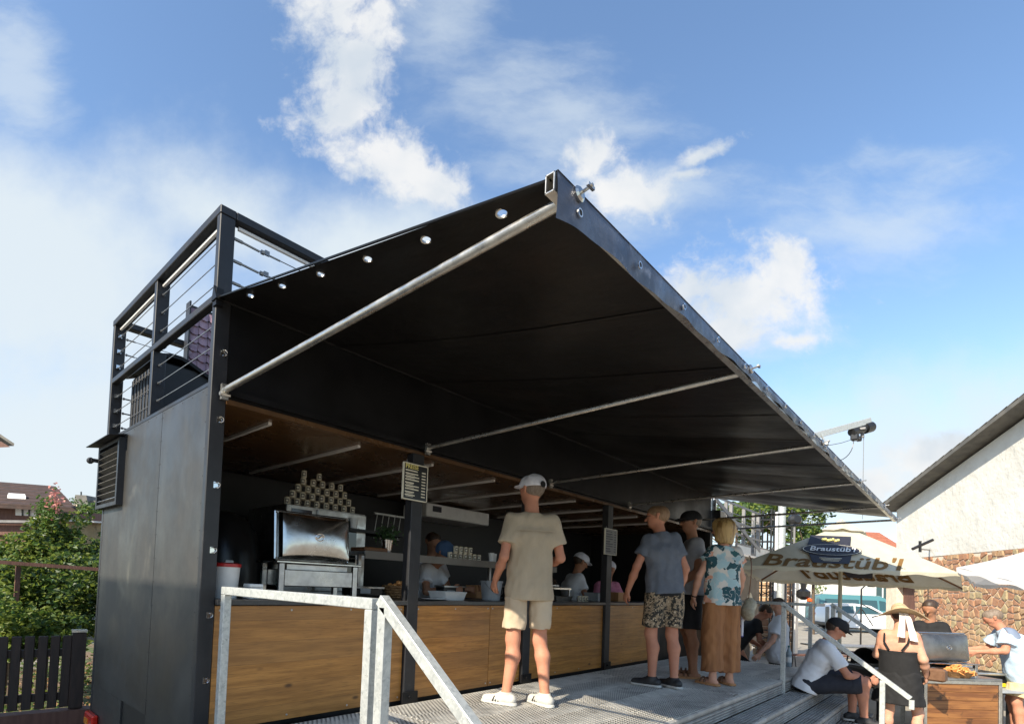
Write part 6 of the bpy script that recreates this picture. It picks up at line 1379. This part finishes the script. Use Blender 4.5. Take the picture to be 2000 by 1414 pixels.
def house(name, lab, px0, px1, d, h, ridge, wall, roof, depth=7, wins=()):
    a, c = D(px0, 1170, d), D(px1, 1170, d); a.z = c.z = G; t = thing(name, lab, 'house', tuple((a+c)/2)); u = (c-a); L = u.length; u.normalize(); n_ = Vector((u.y, -u.x, 0)); n_ = n_ if n_.dot(Fv) > 0 else -n_
    Z = lambda z: Vector((0, 0, z))
    MB().prism([a, c, c+n_*depth, a+n_*depth], Z(h)).build('wall', M[wall], t)
    e = .35; q = MB(); m0, m1 = a+n_*depth/2-u*e+Z(ridge), c+n_*depth/2+u*e+Z(ridge)
    for s_ in (0, 1):
        b0, b1 = (a-n_*e-u*e+Z(h-.15), c-n_*e+u*e+Z(h-.15)) if s_ == 0 else (a+n_*(depth+e)-u*e+Z(h-.15), c+n_*(depth+e)+u*e+Z(h-.15))
        q.prism([b0, b1, m1, m0], Z(.12))
        R2 = MB(); nr = 9
        for k in range(nr): 
            t0, t1 = k/nr, (k+.9)/nr; R2.prism([b0*(1-t0)+m0*t0+Z(.122), b1*(1-t0)+m1*t0+Z(.122), b1*(1-t1)+m1*t1+Z(.122), b0*(1-t1)+m0*t1+Z(.122)], Z(.03))
        R2.build('tile_rows', M[roof], t)['kind'] = 'stuff'
    q.build('roof', M[roof], t)
    for e_, m_ in ((a, 0), (c, 1)): MB().prism([e_+Z(h), e_+n_*depth+Z(h), e_+n_*depth/2+Z(ridge)], u*(.02 if m_ == 0 else -.02)).build('gable', M[wall], t)
    for x, z, w_, hh in wins:
        f_ = MB().prism([a+u*x-n_*.03+Z(z), a+u*(x+w_)-n_*.03+Z(z), a+u*(x+w_)-n_*.03+Z(z+hh), a+u*x-n_*.03+Z(z+hh)], n_*.05).build('window', M['white'], t)
        for g_ in range(2): MB().prism([a+u*(x+.05+g_*(w_/2))-n_*.036+Z(z+.06), a+u*(x+w_/2-.04+g_*(w_/2))-n_*.036+Z(z+.06), a+u*(x+w_/2-.04+g_*(w_/2))-n_*.036+Z(z+hh-.06), a+u*(x+.05+g_*(w_/2))-n_*.036+Z(z+hh-.06)], n_*.005).build('pane', M['carglass'], f_)
    return t
house('red_roof_house', 'house with red tiled roof far behind the cream parasol', 1690, 1790, 34, 4.2, 6.3, 'whitew', 'redtile', wins=((.6, 1.5, .9, 1.2),))
house('orange_shed', 'low building with orange boards and white base beside the barn door', 1655, 1760, 42, 3.0, 3.7, 'orangew', 'roofgrey', wins=((.5, 1.9, 1.6, .6), (2.6, 1.9, .8, .6)))
house('white_house', 'low white house behind the teal van', 1560, 1690, 46, 3.6, 4.3, 'whitew', 'greyroof', wins=((1, 1.2, .8, .9),))

def tree(lab, c_, r, n, mt, seed, size=.14, trunk=True, nm='tree', cat='tree', clumps=14):
    t = thing(nm, lab, cat, (c_[0], c_[1], G)); rg0 = np.random.RandomState(seed)
    cl_ = rg0.normal(size=(clumps, 3))*np.array(r)*.42; cr = rg0.uniform(.25, .5, clumps)
    def f(rg):
        i = rg.randint(clumps); v = rg.normal(size=3); v /= np.linalg.norm(v)+1e-6; return np.array(c_)+cl_[i]+v*np.array(r)*cr[i]*rg.uniform(.6, 1.0)
    q = leaves(n, f, size, seed); mi = rg0.randint(0, len(mt), n) if len(mt) > 1 else None
    o = raw(q, 'crown', [M[x] for x in mt], t, mi); o['kind'] = 'stuff'
    if trunk:
        q = MB().tube((c_[0], c_[1], G), (c_[0], c_[1], c_[2]), .05*max(r), 8, r2=.02*max(r))
        for k in range(min(6, clumps)): q.tube((c_[0], c_[1], G+(c_[2]-G)*.6), tuple(np.array(c_)+cl_[k]), .018*max(r), 6, r2=.006*max(r))
        q.build('trunk', M['bark'], t, smooth=True)
    return t
p = D(1590, 1060, 26); tree('leafy green tree between the truss tower and the parasol top', (p.x, p.y, p.z), (1.5, 1.5, 1.9), 4200, ['leafA', 'leafB', 'leafC'], 5, .20)
p = D(1440, 995, 30); tree('tree crown seen through the roof railing of the second trailer', (p.x, p.y, p.z-.2), (2.6, 2.6, 1.0), 3600, ['leafB', 'leafC', 'leafA'], 6, .26)
p = D(1500, 1005, 31); tree('second tree crown seen behind the white pillar', (p.x, p.y, p.z-.6), (1.8, 1.8, 1.1), 2600, ['leafB', 'leafA'], 7, .26)
p = D(1640, 1148, 38); tree('bright green bush behind the teal van', (p.x, p.y, p.z-.1), (2.0, 2.0, 1.0), 3200, ['leafA', 'leafB'], 8, .15, nm='bush', cat='bush')
sk = thing('tool_rack', 'thin black lamp pole with angled arms in front of the white car', 'lamp', (13, -1.7, G))
p = D(1682, 1180, 13.5); MB().tube((p.x, p.y, G), (p.x, p.y, p.z+.38), .018, 6).build('pole', M['gridge'], sk); MB().tube((p.x, p.y, p.z+.38), tuple(D(1690, 1143, 13.5)), .015, 6).box(D(1702, 1143, 13.5), (.34, .12, .08)).build('lamp_head', M['gridge'], sk)
for (a, c) in (((1680, 1188), (1652, 1222)), ((1684, 1190), (1705, 1222)), ((1684, 1180), (1724, 1200))): MB().tube(D(*a, 13.5), D(*c, 13.5), .012, 5).build('arm', M['gridge'], sk)

# ------------------------------------------------------------------ garden on the left
fn = thing('picket_fence', 'low dark brown picket fence on a kerb board left of the truck', 'fence', (0, 2, G))
fa, fb_ = D(-60, 1392, 4.75), D(162, 1385, 5.25); fzt = D(60, 1243, 4.95).z; fzb = fa.z*.5+fb_.z*.5
fu = Vector((fb_.x-fa.x, fb_.y-fa.y, 0)).normalized(); fnn = Vector((-fu.y, fu.x, 0))
def fbox(px, w_, th, z0, z1, d0=0): 
    # place along the fence line by the picture column
    r_ = ray(px, 1320); den = r_.x*fnn.x+r_.y*fnn.y; tt = ((fa.x-EYE.x)*fnn.x+(fa.y-EYE.y)*fnn.y)/den; c_ = EYE+r_*tt
    return (Vector((c_.x, c_.y, (z0+z1)/2))+fnn*d0, (w_, th, z1-z0))
frm = Matrix((fu, fnn, Vector((0, 0, 1)))).transposed()
for px in (-48, -23, 2, 28, 54, 80, 104, 127):
    c_, d_ = fbox(px, .074, .022, fzb+.02, fzt, -.03); q = MB().box(c_, d_, frm); tp = Vector((c_.x, c_.y, fzt))
    q.build('picket', M['fence'], fn, bevel=.006)
for z in (fzb+.12, fzt-.16): 
    a, c = fbox(-60, 0, 0, z, z)[0], fbox(138, 0, 0, z, z)[0]; MB().beam(a, c, .03, .07).build('fence_rail', M['fence'], fn)
c_, d_ = fbox(150, .115, .11, fzb, fzt+.03); MB().box(c_, d_, frm).build('fence_post', M['fence'], fn, bevel=.008)
MB().box(Vector((c_.x, c_.y, fzt+.04)), (.125, .12, .02), frm).build('post_cap', M['alu'], fn)
a, c = fbox(-90, 0, 0, fzb-.08, fzb-.08)[0], fbox(178, 0, 0, fzb-.08, fzb-.08)[0]; MB().beam(a, c, .16, .14).build('kerb_board', M['brownwood'], fn); 
a, c = Vector((a.x, a.y, (G+fzb-.16)/2)), Vector((c.x, c.y, (G+fzb-.16)/2)); MB().beam(a, c, .14, abs(fzb-.16-G)).build('plinth', M['mortar'], fn)
pg = thing('garden_rail', 'brown wooden rail on posts running through the shrubs', 'fence', (0, 4, G))
a, c = D(-20, 1096, 6.6), D(200, 1112, 7.2); MB().beam(a, c, .04, .045).build('rail', M['brownwood'], pg)
for px in (36,): p = D(px, 1105, 6.8); MB().bb(p.x-.025, p.x+.025, p.y-.025, p.y+.025, G, p.z).build('post', M['brownwood'], pg)
bushes = [((30, 1088, 8.2), (.75, .6, .42), 'bright shrub at the left edge above the garden rail'), ((105, 1072, 8.6), (.38, .38, .56), 'tall shrub with pink blossoms in the garden'), ((160, 1096, 8.8), (.62, .5, .52), 'dark climbing shrub against the truck side'),
          ((20, 1160, 7.2), (.7, .5, .5), 'broad shrub below the garden rail at the left edge'), ((90, 1165, 7.4), (.6, .5, .5), 'shrub in the middle below the garden rail'), ((160, 1165, 7.5), (.55, .5, .55), 'shrub below the garden rail next to the truck'),
          ((25, 1240, 6.4), (.55, .4, .4), 'low leafy plant behind the picket fence'), ((95, 1225, 7.0), (.5, .4, .3), 'low yellowish plant behind the fence post')]
for k, ((px, py, d), r_, lab) in enumerate(bushes):
    p = D(px, py, d); mt = [['leafA', 'leafA', 'leafB'], ['leafB', 'leafA', 'leafA', 'leafC'], ['leafC', 'leafB', 'leafA']][k % 3]
    t = tree(lab, (p.x, p.y, p.z), r_, 2900, mt, 20+k, .082, nm='shrub', cat='shrub', clumps=26)
    if k == 1:
        q = leaves(80, lambda rg: np.array(D(108+rg.normal()*9-0, 975+rg.normal()*16+rg.rand()*10, 8.5+rg.normal()*.12)), .06, 77, .9); raw(q, 'blossom', M['pink'], t)['kind'] = 'stuff'
        q = leaves(500, lambda rg: np.array(D(92+rg.normal()*13, 1000+rg.normal()*14, 8.6+rg.normal()*.15)), .06, 78); raw(q, 'upper_leaves', M['leafB'], t)['kind'] = 'stuff'
o = raw(leaves(9000, lambda rg: np.array((-4+rg.rand()*6.0, 2.4+rg.rand()*6.5, G+.02+rg.rand()*.16)), .06, 91), 'ground_cover', [M['leafB'], M['leafA'], M['brownwood'], M['basket']], None, np.random.RandomState(2).choice([0, 1, 2, 3], 9000, p=[.35, .25, .15, .25])); put(o, 'low weeds and dry leaves covering the garden soil', 'ground cover', kind='stuff')
# brown outbuilding behind the garden
def at(px, py, d): return D(px, py, d)
ob = thing('brown_outbuilding', 'long low brown outbuilding with tiled roof and small white windows behind the garden', 'outbuilding', tuple(D(50, 1100, 15)))
dd = 15
def slab(pts, d, th, nm, mt, par): q = MB(); q.prism([D(x, y, d) for x, y in pts], Fv*th); return q.build(nm, M[mt], par)
slab([(-120, 972), (118, 992), (118, 1170), (-120, 1170)], dd, 4, 'wall', 'brownwood', ob)
q = MB(); q.prism([D(-120, 985, dd-.4), D(148, 1000, dd-.4), D(107, 956, dd+2.2), D(-120, 938, dd+2.2)], (0, 0, .08)).build('roof', M['tiles'], ob)
for k in range(7):
    f0, f1 = k/7, (k+.8)/7; A0, A1, B0, B1 = D(-120, 985, dd-.4), D(148, 1000, dd-.4), D(-120, 938, dd+2.2), D(107, 956, dd+2.2)
    q = MB(); q.prism([A0*(1-f0)+B0*f0+Vector((0, 0, .085)), A1*(1-f0)+B1*f0+Vector((0, 0, .085)), A1*(1-f1)+B1*f1+Vector((0, 0, .085)), A0*(1-f1)+B0*f1+Vector((0, 0, .085))], (0, 0, .04)).build('tile_row', M['tiles'], ob)
q = MB(); q.prism([D(14, 975, dd+.2), D(50, 978, dd+.2), D(48, 973, dd+.4), D(16, 971, dd+.4)], (0, 0, .12)).build('skylight', M['white'], ob)
f_ = slab([(30, 992), (70, 995), (70, 1008), (30, 1006)], dd-.05, .06, 'window', 'white', ob)
for x in (42, 55): slab([(x, 993), (x+2, 993), (x+2, 1007), (x, 1007)], dd-.08, .02, 'glazing_bar', 'gridge', f_)
slab([(-120, 1014), (68, 1016), (68, 1021), (-120, 1019)], dd-.3, .1, 'gutter', 'greyroof', ob)
slab([(-120, 1022), (66, 1024), (66, 1045), (-120, 1043)], dd-.1, .09, 'band_board', 'brownwood', ob)
gw = thing('garden_wall', 'grey garden wall with a pale coping behind the shrubs', 'wall', tuple(D(130, 1100, 14)))
slab([(76, 1006), (215, 1020), (215, 1180), (76, 1180)], 14.2, .2, 'wall', 'stoneC', gw); slab([(60, 1010), (215, 1019), (215, 1022), (60, 1013)], 14.0, .25, 'coping', 'strip', gw)
hl = thing('hill_house', 'distant grey slate turret and roof beyond the garden wall', 'house', tuple(D(160, 1000, 30)))
slab([(120, 984), (230, 988), (230, 1060), (120, 1060)], 30, 3, 'wall', 'mortar', hl); slab([(143, 984), (172, 985), (168, 967), (147, 966)], 29.5, .9, 'turret', 'roofgrey', hl); slab([(157, 967), (159, 967), (159, 960), (157, 960)], 29.6, .05, 'finial', 'gridge', hl); slab([(172, 984), (230, 986), (230, 978), (176, 977)], 29.8, .5, 'roof', 'leafC' if False else 'roofgrey', hl)
for k, (px, py, r_) in enumerate(((170, 1005, 1.3), (120, 1010, 1.1), (200, 1000, 1.2))):
    p = D(px, py, 24); tree(('olive tree left of the truck beyond the garden wall', 'olive bush under the slate turret', 'olive tree right behind the truck corner')[k], (p.x, p.y, p.z), (r_, r_, .6), 1800, ['leafC', 'leafB'], 60+k, .12, nm='bush', cat='bush')
nh = thing('left_house', 'grey roof corner of a neighbouring house cut by the left picture edge', 'house', tuple(D(-60, 900, 11)))
e0, e1, e2 = D(26, 872, 11), D(-140, 745, 11), D(-140, 1000, 11)
def wedge(pts, dn_, df_, nm, mt, par):
    f_ = [D(x, y, dn_) for x, y in pts]; g_ = [D(x-14, y, df_) for x, y in pts]; n = len(pts)
    return MB().add(f_+g_, [tuple(range(n))[::-1], tuple(range(n, 2*n))]+[(i, (i+1) % n, n+(i+1) % n, n+i) for i in range(n)]).build(nm, M[mt], par)
wedge([(27, 871), (-150, 752), (-150, 742), (4, 850), (28, 866)], 11, 12.5, 'roof', 'roofgrey', nh); wedge([(-150, 760), (-30, 842), (-30, 1230), (-150, 1230)], 11.2, 12.4, 'wall', 'whitew', nh)
wedge([(20, 873), (2, 862), (-60, 872), (-60, 876)], 10.95, 11.0, 'eave_board', 'brownwood', nh)
# unseen house added so its eaves shade the lower truck end and garden fence
sh_h = thing('shade_house', 'plastered unseen house added left of the yard to shade the truck end', 'house', (-8, 2.4, G))
MB().bb(-10.5, -5.6, -.2, 3.6, G, 4.97).build('wall', M['whitew'], sh_h)
MB().prism([(-5.35, -.45, 4.97), (-8.05, -.45, 6.77), (-10.75, -.45, 4.97), (-10.75, -.45, 4.85), (-8.05, -.45, 6.63), (-5.35, -.45, 4.85)], (0, 4.3, 0)).build('roof', M['tiles'], sh_h)
